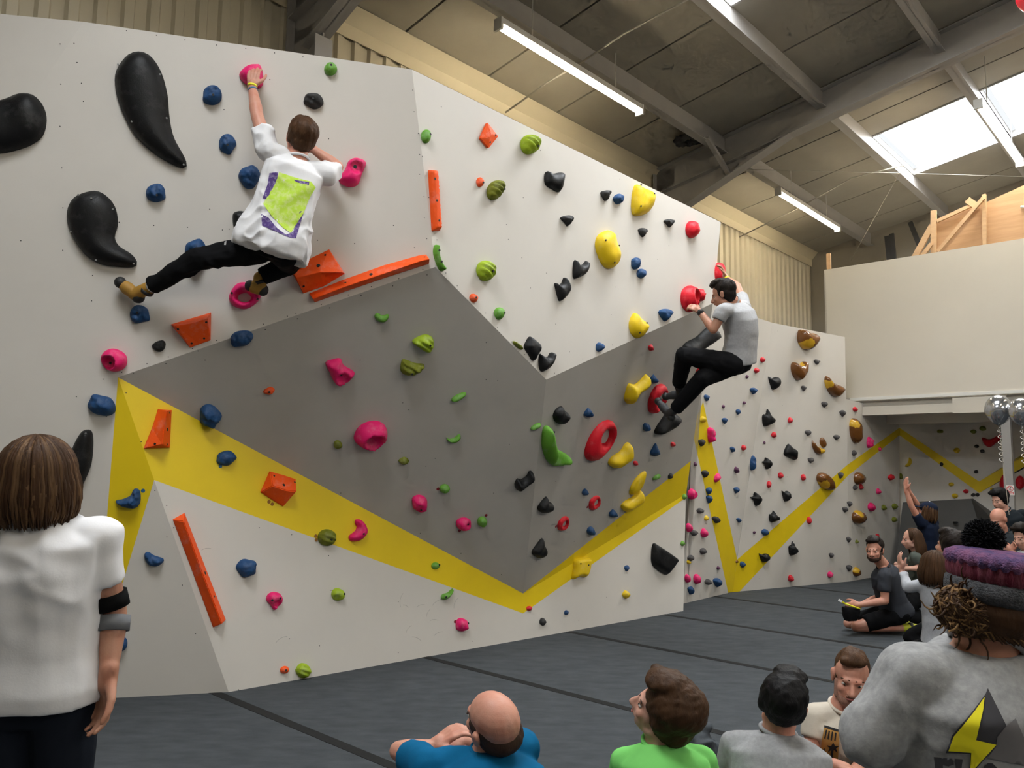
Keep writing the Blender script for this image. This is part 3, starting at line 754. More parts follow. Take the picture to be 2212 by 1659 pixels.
add('upper', 'black', D_, 0, 0, 0, 0, 0, poly=[(1238, 566), (1243, 563), (1248, 573), (1258, 571), (1264, 563), (1268, 575), (1262, 592), (1248, 600), (1237, 600)], nm='black cat-eared hold', **K_)
add('upper', 'black', D_, 0, 0, 0, 0, 0, poly=[(1197, 612), (1205, 616), (1212, 611), (1218, 599), (1226, 615), (1227, 628), (1220, 641), (1208, 651), (1203, 640)], nm='black fang hold', **K_)
add('upper', 'black', D_, 0, 0, 0, 0, 0, poly=[(1143, 727), (1154, 735), (1163, 745), (1164, 757), (1157, 770), (1150, 780), (1140, 765), (1131, 750), (1135, 738)], nm='black leaf hold', **K_)
add('upper', 'black', D_, 0, 0, 0, 0, 0, poly=[(1165, 764), (1172, 771), (1182, 771), (1187, 762), (1195, 763), (1195, 772), (1188, 790), (1177, 800), (1167, 802), (1163, 785)], nm='black horned hold', label='black horned hold at the bottom tip of the upper white panel', **K_)
for x, y, w, h in ((1306, 423, 21, 23), (1224, 477, 27, 22), (1444, 482, 20, 18), (1387, 503, 20, 19)): add('upper', 'dark grey', T_, x, y, w, h)
for x, y, w, h in ((1334, 430, 20, 23), (1371, 569, 17, 25), (1383, 591, 18, 22), (1294, 750, 16, 19)): add('upper', 'blue', R_, x, y, w, h)
add('upper', 'blue', T_, 1435, 681, 30, 28, nm='blue wedge hold', label='blue wedge hold beside the wrist of the climber in grey')
add('upper', 'yellow', D_, 0, 0, 0, 0, 0, poly=[(1373, 399), (1387, 406), (1405, 416), (1409, 425), (1407, 442), (1398, 458), (1383, 466), (1367, 465), (1363, 450), (1364, 425), (1368, 405)], nm='top yellow hold', label='big yellow hold close to the sloping top edge', H=.10, holes=[(1399, 422), (1369, 449), (1375, 402)])
add('upper', 'yellow', D_, 0, 0, 0, 0, 0, poly=[(1310, 498), (1321, 505), (1325, 525), (1333, 550), (1330, 570), (1315, 581), (1300, 572), (1288, 545), (1285, 525), (1292, 507)], nm='largest yellow hold', label='largest yellow hold, a bean shape in the middle of the upper panel', H=.11, holes=[(1325, 533), (1293, 522), (1312, 570)])
add('upper', 'yellow', D_, 0, 0, 0, 0, 0, poly=[(1369, 676), (1380, 688), (1395, 702), (1393, 715), (1383, 728), (1372, 730), (1362, 720), (1358, 705), (1360, 690)], nm='low yellow hold', label='yellow hold just above the edge of the narrow grey overhang', H=.09, holes=[(1384, 699), (1369, 720)])
add('upper', 'red', J_, 1493, 496, 25, 38, nm='red egg hold', label='red egg-shaped hold near the free end of the upper panel', scoop=(1500, 492, .2, .5), H=.09)
add('upper', 'red', J_, 1488, 645, 38, 56, nm='big red cup hold', label='big red cup hold held by the climber in grey', scoop=(1494, 645, .30, .95), H=.12)
add('upper', 'red', 'ring', 1512, 638, 18, 27, nm='small red ring hold', label='small red ring hold touching the big red cup hold', scoop=(1515, 638, .3, .7), H=.08)
add('upper', 'red', D_, 1551, 588, 16, 42, nm='red edge hold', label='red hold on the free edge under the raised hand of the climber in grey', H=.08)
# broad grey overhang
add('grey', 'green', D_, 823, 685, 0, 0, 0, poly=[(809, 680), (816, 676), (826, 681), (838, 678), (839, 686), (831, 695), (819, 695), (811, 689)], nm='green half-moon hold'); add('grey', 'lime', S_, 0, 0, 0, 0, 0, poly=[(890, 738), (902, 727), (920, 722), (933, 728), (936, 742), (930, 756), (921, 760), (908, 752)], nm='striped green hold', bolt=(923, 738), H=.08)
add('grey', 'olive', S_, 0, 0, 0, 0, 0, poly=[(865, 790), (869, 776), (880, 778), (897, 784), (915, 786), (912, 796), (897, 806), (878, 809), (866, 802)], nm='striped olive hold', bolt=(884, 799), H=.08)
add('grey', 'green', D_, 990, 857, 36, 12, -28, nm='chalky green edge'); add('grey', 'green', D_, 1157, 921, 26, 10, -28, nm='thin green edge', label='thin green edge beside the big green scoop hold')
add('grey', 'green', D_, 979, 945, 0, 0, 0, poly=[(964, 945), (970, 948), (981, 945), (992, 937), (994, 945), (985, 954), (970, 954)], nm='green lip hold'); 
for x, y, w, h in ((730, 960, 20, 17), (872, 995, 21, 15)): add('grey', 'olive', R_, x, y, w, h)
add('grey', 'green', D_, 960, 1055, 23, 19, nm='chalk-topped green hold'); add('grey', 'green', D_, 1041, 1126, 21, 22, nm='green knob'); 
add('grey', 'pink', J_, 0, 0, 0, 0, 0, poly=[(703, 783), (718, 776), (735, 774), (742, 788), (764, 802), (763, 810), (748, 825), (732, 832), (722, 825), (712, 805)], nm='pink bow-tie hold', bolt=(735, 806), scoop=(738, 813, .24, .6), H=.09)
add('grey', 'pink', J_, 801, 940, 0, 0, 0, poly=[(764, 945), (772, 925), (790, 912), (815, 909), (832, 920), (835, 940), (825, 958), (808, 970), (790, 968), (772, 958)], nm='big pink jug', label='big pink jug in the middle of the broad grey overhang', scoop=(806, 948, .32, .95), H=.13, res=1.35)
add('grey', 'pink', R_, 906, 1086, 35, 33, nm='pink heart-like hold', bolt=(906, 1094)); add('grey', 'pink', J_, 1001, 1131, 33, 27, nm='pink eyed hold', bolt=(1009, 1129), scoop=(1008, 1130, .2, .5))
add('grey', 'black', D_, 0, 0, 0, 0, 0, poly=[(1111, 1045), (1117, 1033), (1125, 1035), (1138, 1026), (1142, 1017), (1149, 1018), (1152, 1030), (1140, 1042), (1118, 1057)], nm='black bone hold', label='black bone-shaped hold on the grey overhang beside its prow')
# narrow grey overhang
add('grey_side', 'black', D_, 0, 0, 0, 0, 0, poly=[(1212, 877), (1216, 885), (1225, 892), (1226, 898), (1219, 910), (1210, 916), (1198, 910), (1194, 897), (1200, 884)], nm='matt black hold', **K_)
add('grey_side', 'black', D_, 0, 0, 0, 0, 0, poly=[(1179, 1072), (1182, 1083), (1190, 1085), (1191, 1092), (1185, 1103), (1170, 1107), (1160, 1098), (1166, 1086)], nm='black hooked hold', **K_)
add('grey_side', 'black', D_, 0, 0, 0, 0, 0, poly=[(1170, 1162), (1173, 1175), (1178, 1187), (1172, 1200), (1160, 1204), (1148, 1193), (1155, 1180)], nm='black flame hold', label='black flame-shaped hold lowest on the narrow grey overhang', **K_)
add('grey_side', 'black', D_, 0, 0, 0, 0, 0, poly=[(1442, 890), (1463, 899), (1455, 912), (1435, 930), (1416, 937), (1413, 930), (1425, 910)], nm='black blade volume', label='black blade-shaped volume below the feet of the climber in grey', H=.12, **V)
add('grey_side', 'black', D_, 0, 0, 0, 0, 0, poly=[(1532, 703), (1546, 716), (1543, 728), (1520, 745), (1484, 772), (1473, 765), (1473, 750), (1482, 739), (1504, 727)], nm='black club volume', label='black club-shaped volume above the thigh of the climber in grey', H=.12, **V)
add('grey_side', 'green', D_, 0, 0, 0, 0, 0, poly=[(1182, 919), (1187, 930), (1192, 955), (1200, 968), (1222, 980), (1226, 988), (1220, 1000), (1205, 1005), (1190, 1004), (1178, 990), (1170, 965), (1170, 940), (1174, 922)], nm='big green scoop hold', H=.12, bolt=(1182, 926), scoop=(1208, 978, .26, .7))
add('grey_side', 'red', 'ring', 0, 0, 0, 0, 0, poly=[(1315, 907), (1325, 915), (1326, 935), (1318, 955), (1308, 972), (1290, 990), (1275, 995), (1264, 988), (1263, 970), (1272, 945), (1285, 925), (1300, 911)], cut=ell(1304, 942, 19, 34, 18), nm='big red ring hold', H=.085)
add('grey_side', 'red', 'ring', 1418, 860, 32, 66, 22, cut=ell(1423, 862, 15, 34, 22), nm='red ring foothold', label='red ring hold under the feet of the climber in grey', H=.07)
add('grey_side', 'red', 'ring', 1284, 1086, 22, 34, 28, cut=ell(1287, 1085, 8, 15, 28), H=.03, nm='upper small red ring'); add('grey_side', 'red', 'ring', 1216, 1131, 22, 34, 28, cut=ell(1218, 1131, 8, 15, 28), H=.03, nm='lower small red ring')
for x, y, w, h in ((1405, 751, 9, 14), (1453, 960, 10, 10), (1372, 1000, 10, 10)): add('grey_side', 'red', R_, x, y, w, h)
add('grey_side', 'red', D_, 1511, 800, 20, 12, -40, nm='red hold between the legs', label='red hold seen between the legs of the climber in grey')
add('grey_side', 'yellow', D_, 0, 0, 0, 0, 0, poly=[(1394, 808), (1396, 820), (1390, 835), (1372, 850), (1360, 868), (1353, 871), (1348, 860), (1352, 840), (1358, 828), (1370, 830), (1383, 820)], nm='yellow banana hold', H=.10)
add('grey_side', 'yellow', D_, 0, 0, 0, 0, 0, poly=[(1356, 955), (1360, 965), (1359, 985), (1345, 1000), (1328, 1010), (1316, 1005), (1313, 997), (1322, 985), (1338, 975), (1348, 960)], nm='chalky yellow pod hold', H=.10)
add('grey_side', 'yellow', D_, 0, 0, 0, 0, 0, poly=[(1392, 1017), (1393, 1025), (1385, 1050), (1372, 1066), (1359, 1066), (1362, 1050), (1375, 1030)], nm='yellow leaf hold', H=.05)
add('grey_side', 'yellow', D_, 0, 0, 0, 0, 0, poly=[(1381, 1058), (1385, 1072), (1378, 1085), (1362, 1097), (1350, 1104), (1342, 1098), (1341, 1090), (1352, 1080), (1366, 1072)], nm='lowest yellow pod hold', H=.09)
for x, y, w, h in ((1270, 890, 19, 20), (1411, 818, 18, 18), (1395, 922, 13, 18), (1263, 1063, 12, 14), (1323, 1108, 18, 16), (1275, 1146, 14, 18)): add('grey_side', 'blue', T_ if w > 15 else R_, x, y, w, h, 180)
add('grey_side', 'blue', 'cone', 0, 0, 0, 0, 0, poly=[(1415, 957), (1420, 968), (1424, 978), (1420, 983), (1408, 983), (1404, 977), (1409, 967)], nm='blue drop hold')
add('grey_side', 'green', D_, 1417, 1030, 20, 7, -35, nm='green blade hold'); add('grey_side', 'dark grey', D_, 1447, 1028, 8, 13, 30, nm='dark chip hold')
# near panel beyond the overhang
for c, x, y, w, h in (('red', 1646, 777, 9, 13), ('red', 1633, 800, 9, 12), ('blue', 1588, 805, 12, 12), ('purple', 1613, 814, 6, 8), ('blue', 1626, 845, 13, 14), ('purple', 1607, 870, 6, 7), ('purple', 1562, 878, 6, 8), ('blue', 1593, 890, 9, 12), ('blue', 1564, 909, 11, 13), ('blue', 1525, 860, 11, 14), ('yellow', 1517, 906, 11, 14), ('dark grey', 1514, 957, 14, 16), ('blue', 1581, 971, 9, 12), ('red', 1605, 967, 9, 13), ('purple', 1501, 1002, 6, 9),
                      ('dark grey', 1521, 1024, 14, 15), ('purple', 1589, 1015, 7, 14), ('blue', 1530, 1061, 11, 16), ('blue', 1529, 1078, 9, 17), ('grey', 1511, 1103, 14, 11), ('yellow', 1525, 1119, 9, 12), ('dark grey', 1545, 1123, 15, 14), ('grey', 1498, 1151, 14, 13), ('grey', 1518, 1190, 14, 13), ('grey', 1491, 1205, 13, 12), ('yellow', 1487, 1214, 8, 9), ('purple', 1551, 1227, 7, 8), ('grey', 1528, 1257, 13, 12), ('blue', 1547, 1258, 16, 19), ('blue', 1490, 1276, 12, 18), ('blue', 1595, 1124, 10, 10), ('blue', 1589, 1059, 10, 13), ('brown', 1591, 1213, 5, 6)):
    add('back', c, T_ if c in ('blue', 'dark grey') else R_, x, y, w, h)
add('back', 'pink', R_, 1533, 938, 11, 34, nm='tall pink double hold'); add('back', 'pink', 'cone', 1548, 1032, 11, 21, 20, nm='pink spike hold'); add('back', 'pink', J_, 1493, 1067, 16, 23, nm='pink mask hold', scoop=(1494, 1067, .2, .6))
for x, y, w, h in ((1486, 1139, 10, 20), (1519, 1151, 12, 20), (1483, 1249, 9, 18), (1503, 1250, 12, 21)): add('back', 'pink', D_, x, y, w, h)
add('low', 'green', R_, 1477, 1073, 8, 13); add('low', 'green', R_, 1474, 1174, 8, 11)
# broad panel beyond the overhang
def horns(x, y, w, h, v=0):
    sh = [[(-.5, -.45), (-.2, -.3), (.05, -.42), (.4, -.38), (.5, -.05), (.35, .3), (-.1, .5), (-.3, .2)],
          [(-.1, -.5), (.1, -.2), (.5, .12), (.3, .35), (-.35, .5), (-.5, .1), (-.45, -.18), (-.2, -.2)],
          [(-.15, -.5), (.1, -.3), (.48, -.1), (.5, .2), (.4, .5), (-.1, .35), (-.5, .15), (-.4, -.2)],
          [(-.1, -.45), (.25, -.3), (.5, .0), (.3, .35), (.0, .5), (-.2, .1), (-.5, -.1), (-.2, -.15)]]
    return [(x + a * w, y + b * h) for a, b in sh[v]]
BK = [(1671, 827, 24, 30, 0, 'black fox-eared hold'), (1659, 902, 26, 37, 1, 'black pointed hold'), (1706, 976, 27, 35, 2, 'broad black hold'), (1654, 1000, 19, 27, 3, 'black beaked hold'), (1631, 1077, 23, 31, 3, 'black star-like hold'), (1696, 1071, 16, 25, 0, 'narrow black hold'), (1671, 1115, 21, 25, 1, 'black crowned hold'), (1649, 1204, 21, 20, 0, 'black duck-like hold'), (1712, 1184, 18, 31, 1, 'black ear-like hold')]
for x, y, w, h, v_, nm in BK: add('far', 'black', D_, x, y, w, h, 0, poly=horns(x, y, w, h, v_), nm=nm, H=.08, bolt=(x + w * .2, y + h * .05, .007))
for c, x, y, w, h in (('red', 1706, 908, 9, 13), ('red', 1671, 939, 10, 13), ('purple', 1651, 956, 5, 6), ('grey', 1744, 935, 13, 12), ('grey', 1806, 945, 14, 11), ('grey', 1819, 893, 13, 14), ('grey', 1780, 874, 14, 12), ('grey', 1764, 782, 13, 11), ('grey', 1735, 839, 9, 12), ('grey', 1750, 995, 13, 12), ('blue', 1652, 1150, 14, 15), ('purple', 1629, 1150, 6, 6), ('red', 1685, 1027, 10, 13), ('red', 1660, 1046, 9, 14), ('red', 1734, 1031, 10, 13), ('red', 1747, 1124, 9, 15), ('grey', 1815, 1027, 11, 13), ('grey', 1834, 1089, 11, 12), ('grey', 1824, 1101, 11, 12), ('grey', 1795, 1200, 10, 12), ('pink', 1792, 1241, 11, 13), ('red', 1707, 1249, 10, 14), ('grey', 1833, 1227, 11, 14), ('grey', 1832, 1166, 9, 13), ('blue', 1603, 1219, 11, 13)):
    add('far', c, T_ if c == 'grey' else R_, x, y, w, h)
add('far', 'blue', R_, 1624, 1000, 13, 31, nm='blue double-lobed hold')
add('far', 'brown', D_, 1741, 734, 0, 0, 0, poly=[(1724, 714), (1735, 713), (1745, 720), (1755, 720), (1761, 732), (1756, 746), (1742, 757), (1730, 750), (1722, 735)], nm='two-tone brown block hold', label='glossy brown block hold near the top of the broad far panel', H=.16, patch=('amber', 1732, 744, .22))
add('far', 'brown', D_, 1724, 801, 0, 0, 0, poly=[(1709, 785), (1715, 782), (1723, 788), (1735, 780), (1739, 786), (1737, 803), (1724, 822), (1713, 813), (1708, 798)], nm='heart-shaped brown hold', H=.13, patch=('amber', 1724, 782, .2))
add('far', 'brown', D_, 0, 0, 0, 0, 0, poly=[(1783, 812), (1795, 825), (1818, 837), (1813, 852), (1803, 858), (1790, 848), (1781, 828)], nm='brown horn hold', H=.12, patch=('amber', 1783, 830, .14))
add('far', 'brown', D_, 0, 0, 0, 0, 0, poly=[(1754, 951), (1762, 963), (1776, 969), (1780, 974), (1770, 982), (1760, 977), (1754, 963)], nm='brown crescent hold', H=.07, patch=('amber', 1772, 972, .25))
add('far', 'brown', D_, 1777, 956, 13, 23, -15, nm='small brown fin hold', label='small brown fin hold standing on the brown crescent hold', H=.04)
add('far', 'brown', D_, 1781, 1040, 28, 46, -38, nm='brown egg hold', label='brown egg-shaped hold touching the yellow stripe of the far panel', H=.11, patch=('amber', 1772, 1050, .25))
# panel turning into the alcove
for c, x, y, w, h in (('grey', 1846, 1053, 9, 11), ('red', 1859, 1052, 7, 12), ('grey', 1844, 978, 9, 12), ('red', 1846, 884, 9, 10), ('red', 1894, 1157, 6, 9), ('red', 1923, 1031, 11, 13), ('pink', 1896, 1061, 7, 13), ('pink', 1900, 970, 6, 8), ('olive', 1908, 1096, 8, 12), ('olive', 1931, 1094, 9, 13), ('olive', 1931, 1122, 10, 12), ('olive', 1850, 1170, 6, 8)):
    add('turn', c, R_, x, y, w, h)
add('turn', 'pink', J_, 1880, 1095, 12, 19, nm='pink cleft hold'); add('turn', 'pink', R_, 1876, 956, 10, 23, nm='pink double hold')
add('turn', 'brown', D_, 1845, 930, 20, 56, -6, nm='long brown hold', H=.12, patch=('amber', 1838, 915, .16)); add('turn', 'brown', D_, 1853, 1033, 19, 28, nm='brown jug hold', H=.10, patch=('amber', 1862, 1030, .2))
add('turn', 'brown', D_, 1851, 1117, 23, 31, nm='brown mug-like hold', H=.12, patch=('amber', 1848, 1106, .2)); add('turn', 'brown', D_, 1848, 1235, 13, 21, nm='low brown hold', H=.07, patch=('amber', 1845, 1228, .3))
# alcove
for c, x, y, w, h in (('olive', 1946, 1029, 9, 14), ('pink', 1965, 1072, 9, 12), ('olive', 2031, 932, 14, 8), ('yellow', 2067, 973, 14, 13), ('olive', 2103, 932, 13, 9), ('olive', 2123, 926, 15, 11), ('dark grey', 2110, 964, 10, 8), ('dark grey', 2122, 975, 11, 8), ('dark grey', 2034, 1003, 8, 9), ('dark grey', 2109, 1019, 10, 8), ('yellow', 2055, 1046, 12, 9), ('red', 2087, 1061, 12, 9), ('yellow', 2063, 1071, 13, 10), ('yellow', 2143, 1057, 9, 7), ('dark grey', 2103, 1069, 10, 8), ('dark grey', 2112, 1069, 8, 8)):
    add('alcove', c, R_, x, y, w, h)
add('alcove', 'yellow', D_, 0, 0, 0, 0, 0, poly=[(1964, 988), (1970, 994), (1969, 1002), (1962, 1008), (1954, 1007), (1960, 1001), (1963, 995)], nm='yellow crescent hold')
add('alcove', 'red', D_, 0, 0, 0, 0, 0, poly=[(2122, 945), (2138, 949), (2155, 941), (2166, 932), (2167, 948), (2152, 957), (2138, 966), (2127, 960)], nm='big dark red winged hold')
add('alcove', 'red', D_, 2170, 1046, 22, 40, nm='red hold behind the post', label='red rounded hold behind the steel post'); add('alcove', 'red', 'flat', 2204, 1042, 20, 30, nm='red block hold', label='red block hold right beside the steel post')
for x, y in ((2045, 1116), (2064, 1129)): add('dark', 'black', D_, x, y, 12, 5)

# ---- labels: own name, else colour and size beside the nearest named hold
named = [h for h in ALL_HOLDS if h['nm']]
for h in ALL_HOLDS:
    if h['label']: lb = h['label']
    elif h['nm']: lb = '%s on the %s' % (h['nm'], WHERE[h['facet']])
    else:
        best = min((k for k in named if k['facet'] == h['facet']), key=lambda k: np.linalg.norm(k['p'] - h['p']), default=None)
        szw = 'tiny' if h['px'] < 9 else 'small'
        if best is None: lb = '%s %s hold on the %s' % (szw, h['colour'], WHERE[h['facet']])
        else:
            dz = h['z'] - best['z']; dd = np.linalg.norm((h['p'] - best['p'])[:2])
            rel = 'above' if dz > dd else 'below' if -dz > dd else 'beside'
            lb = '%s %s hold %s the %s' % (szw, h['colour'], rel, best['nm'])
    tag(h['o'], lb, h['cat'], 'holds on the %s' % WHERE[h['facet']])

# where two still share a label, say what they lie between
seen = {}
for h in ALL_HOLDS: seen.setdefault(h['o']['label'], []).append(h)
for lb, hs_ in list(seen.items()):
    if len(hs_) < 2: continue
    for h in hs_:
        best = None
        for i, a in enumerate(named):
            for c in named[i + 1:]:
                if a['facet'] != h['facet'] or c['facet'] != h['facet'] or a is h or c is h: continue
                da, dc, dac = np.linalg.norm(a['p'] - h['p']), np.linalg.norm(c['p'] - h['p']), np.linalg.norm(a['p'] - c['p'])
                sc_ = (da + dc) * ((da + dc) / (dac + 1e-6)) ** 3
                if (da + dc) < 1.12 * dac and (best is None or sc_ < best[0]): best = (sc_, a, c)
        if best:
            t_ = '%s %s hold between the %s and the %s' % ('tiny' if h['px'] < 9 else 'small', h['colour'], best[1]['nm'], best[2]['nm'])
            if len(t_.split()) <= 16: h['o']['label'] = t_

# ---- screw holes and fixings in the boards: too small to pick apart
rng = random.Random(4)
def dots(parent, facet, pts, r=.004):
    b = MB(); pl = PL[facet]; n = pl[1]; X = unit(np.cross(HZ, n)); Y = np.cross(n, X)
    for x, y in pts:
        p = onpl(x, y, pl) + n * .0012
        b.add([p + (X * math.cos(a) + Y * math.sin(a)) * r for a in np.linspace(0, 2 * math.pi, 6, endpoint=False)], [(0, 1, 2, 3, 4, 5)])
    o = b.build('screw_hole', 'bolt', parent); tag(o, kind='stuff')
lin = lambda a, b, n: [(a[0] + (b[0] - a[0]) * i / (n - 1) + rng.uniform(-3, 3), a[1] + (b[1] - a[1]) * i / (n - 1) + rng.uniform(-2, 2)) for i in range(n)]
tallp = lin((275, 68), (720, 134), 8) + lin((128, 94), (135, 540), 6) + lin((160, 95), (180, 220), 4) + lin((255, 480), (480, 497), 4) + lin((265, 805), (620, 684), 8) + lin((640, 676), (915, 583), 6) + [(484, 237), (495, 495), (453, 452), (200, 595), (198, 650), (45, 520), (165, 857), (223, 819), (230, 900), (583, 172), (668, 340), (686, 519), (766, 526), (895, 535), (892, 562), (850, 487), (710, 300)]
dots(climb, 'tall', [p for p in tallp])
dots(climb, 'upper', lin((893, 195), (925, 560), 9) + lin((905, 290), (945, 520), 6) + [(953, 231), (1130, 427), (1098, 517), (1180, 590), (1146, 622), (1127, 557), (1167, 325), (1339, 387), (1320, 680), (1445, 530), (1330, 620), (1200, 700), (1050, 740), (1094, 485), (1420, 560)] + lin((960, 590), (1165, 795), 8) + lin((1195, 806), (1520, 655), 6))
dots(climb, 'grey', lin((290, 808), (920, 592), 10) + lin((300, 850), (1080, 1240), 10) + [(443, 778), (870, 870), (905, 775), (778, 778), (1050, 820), (1075, 822), (883, 885), (920, 1007), (868, 978), (1066, 1065), (1100, 960), (940, 990)])
dots(climb, 'low', [(360, 1092), (375, 1140), (560, 1140), (630, 1155), (710, 1200), (860, 1300), (715, 1275), (1010, 1140), (625, 1380), (690, 1395), (515, 1490), (640, 1470), (1310, 1290), (1330, 1160), (1250, 1340), (1020, 1385), (860, 1410)] + lin((275, 850), (420, 1370), 6))
dots(climb, 'grey_side', [(1230, 760), (1330, 830), (1455, 800), (1250, 1000), (1440, 1000), (1300, 1000), (1200, 1040), (1380, 720), (1350, 790), (1240, 1170)])
dots(beyond, 'far', [(1690, 876), (1700, 1030), (1680, 715), (1720, 720), (1770, 1100), (1640, 1250), (1760, 1210)])
# small round start tags stuck beside some holds
def stickers(facet, m, pts, parent):
    pl = PL[facet]; n = pl[1]; X = unit(np.cross(HZ, n)); Y = np.cross(n, X)
    for x, y in pts:
        p = onpl(x, y, pl) + n * .0015
        MB().prism([p + (X * math.cos(a) + Y * math.sin(a)) * .014 for a in np.linspace(0, 2 * math.pi, 9, endpoint=False)], -n * .001).build('start_tag', m, parent)
M['tag_red'] = mat('red_tag', (.22, .01, .02), .6); M['tag_brown'] = mat('brown_tag', (.30, .12, .01), .6); M['tag_blue'] = mat('blue_tag', (.02, .12, .25), .6)
stickers('low', 'tag_brown', [(581, 1084), (588, 1089), (682, 1158), (683, 1166)], climb); stickers('low', 'tag_red', [(983, 1343)], climb)
stickers('low', 'tag_blue', [(476, 1007)], climb); stickers('corner', 'tag_blue', [(309, 1060)], climb)
stickers('grey', 'tag_red', [(946, 1056), (993, 1146), (1050, 1113)], climb); stickers('grey_side', 'tag_red', [(1201, 1137), (1269, 1095)], climb)
# rubber scuffs on the low panel
sc = MB(); pl = PL['low']
for i in range(12):
    x, y = rng.uniform(420, 1000), rng.uniform(1180, 1430)
    if y < 1037 + (x - 333) * .37 + 40: y += 110
    a = rng.uniform(-1.9, .2); L_ = rng.uniform(8, 34)
    pts = [(x + math.cos(a + k * .12) * L_ * k / 4, y - math.sin(a + k * .12) * -L_ * k / 4) for k in range(5)]
    ps = [onpl(px_, min(py_, 1495 - (px_ - 494) * .178 - 12), pl) + pl[1] * .001 for px_, py_ in pts]
    for p, q in zip(ps, ps[1:]):
        s_ = unit(np.cross(q - p, pl[1])) * .0016
        sc.add([p - s_, p + s_, q + s_, q - s_], [(0, 1, 2, 3)])
tag(sc.build('scuff_mark', mat('rubber_scuff', (.42, .40, .375), .8), climb), kind='stuff')

# ================================================================== PEOPLE
def cam_dir(r, u, f): return unit(RT * r + UP * u + FW * f)
def frame_from(fwd, up):
    f = unit(np.asarray(fwd, float)); x = unit(np.cross(f, np.asarray(up, float))); z = np.cross(x, f)
    return x, f, z                                   # right, forward, up of a head
class Flesh(MB):
    def cap(self, a, b, ra, rb, n=12):
        """tapered limb with rounded ends"""
        a, b = np.asarray(a, float), np.asarray(b, float); d = unit(b - a)
        pts, rs = [], []
        for k in range(4): q = math.pi / 2 * k / 3.2; pts.append(a - d * ra * math.cos(q)); rs.append(max(ra * math.sin(q), ra * .05))
        for k in range(4): q = math.pi / 2 * (3.2 - k) / 3.2 if k else math.pi / 2; pts.append(b + d * rb * math.cos(math.pi / 2 * (1 - k / 3.2))* (1 if k else 0)); rs.append(max(rb * math.sin(math.pi / 2 * (1 - k / 3.2)), rb * .05))
        return self.tube(pts, rs, n)
    def chain(self, pts, rs):
        for i in range(len(pts) - 1): self.cap(pts[i], pts[i + 1], rs[i], rs[i + 1])
        return self
    def cyl(self, a, b, ra, rb, n=16): return self.tube([a, b], [ra, rb], n)
    def loft(self, cs, X, Ys, As, Bs, n=24):
        base = len(self.v)
        for c, x, y, a, b in zip(cs, X, Ys, As, Bs):
            for k in range(n):
                t = 2 * math.pi * k / n; ct, st_ = math.cos(t), math.sin(t)
                e = .82                                   # slightly squared section
                self.v.append(c + x * a * math.copysign(abs(ct) ** e, ct) + y * b * math.copysign(abs(st_) ** e, st_))
        m = len(cs)
        for i in range(m - 1):
            for k in range(n):
                p, q = base + i * n + k, base + i * n + (k + 1) % n
                self.f.append((p, q, q + n, p + n))
        self.f.append(tuple(base + k for k in range(n))[::-1]); self.f.append(tuple(base + (m - 1) * n + k for k in range(n)))
        return self
def remesh(mb, voxel, name, m, parent, it=6, disp=None, fac=.5):
    """fuse the pieces of a body or garment into one continuous smooth surface"""
    me = bpy.data.meshes.new('tmp'); me.from_pydata([tuple(map(float, p)) for p in mb.v], [], mb.f); me.update()
    o = bpy.data.objects.new('tmp', me); COL.objects.link(o)
    r = o.modifiers.new('r', 'REMESH'); r.mode = 'VOXEL'; r.voxel_size = voxel
    if it: s = o.modifiers.new('s', 'SMOOTH'); s.factor = fac; s.iterations = it
    dg = bpy.context.evaluated_depsgraph_get()
    ev = bpy.data.meshes.new_from_object(o.evaluated_get(dg))
    bpy.data.objects.remove(o); bpy.data.meshes.remove(me)
    n = len(ev.vertices); co = np.empty(n * 3); ev.vertices.foreach_get('co', co); co = co.reshape(-1, 3)
    if disp is not None and n:
        no = np.empty(n * 3); ev.vertex_normals.foreach_get('vector', no); no = no.reshape(-1, 3)
        co = co + no * disp(co, no)[:, None]
    org = np.array(parent_origin(parent)) if parent is not None else np.zeros(3)
    ev.vertices.foreach_set('co', (co - org).ravel()); ev.update()
    ev.materials.clear(); ev.materials.append(M[m] if isinstance(m, str) else m)
    ev.polygons.foreach_set('use_smooth', [True] * len(ev.polygons)); ev.name = name
    return link(bpy.data.objects.new(name, ev), parent)
ROT3 = np.array([[.6, -.64, .48], [.8, .48, -.36], [0, .6, .8]])
def cloth(amp=.006, sc=9.0, axis=None, seed=1, stretch=3.0):
    """folds of a garment, longer along the given direction"""
    ax = unit(np.asarray(axis if axis is not None else HZ, float))
    def f(co, no):
        q = co - np.outer(co @ ax, ax) * (1 - 1 / stretch)
        wp = np.c_[vnoise(q * 5, seed + 7), vnoise(q * 5 + 9, seed + 8), vnoise(q * 5 + 4, seed + 9)] * .05
        a = vnoise((q + wp) * sc * 1.25, seed); b = vnoise((co + wp) * sc * 2.2 + 5, seed + 2); c = vnoise((co @ ROT3 + wp) * np.array([sc * .5, sc * 1.9, sc * 1.9]), seed + 4)
        env = np.clip(.55 + .9 * vnoise(co * 3.1, seed + 11), .15, 1.2)
        return amp * env * (1.25 * (1 - 2.2 * np.abs(a)) + .7 * (1 - 2.4 * np.abs(c))) + amp * .25 * b
    return f
def hairy(amp=.005, sc=60, axis=None, seed=3, stretch=6.0):
    ax = unit(np.asarray(axis if axis is not None else HZ, float))
    def f(co, no):
        q = co - np.outer(co @ ax, ax) * (1 - 1 / stretch)
        return amp * vnoise(q * sc, seed) + amp * 1.2 * vnoise(q * sc * .3, seed + 1)
    return f
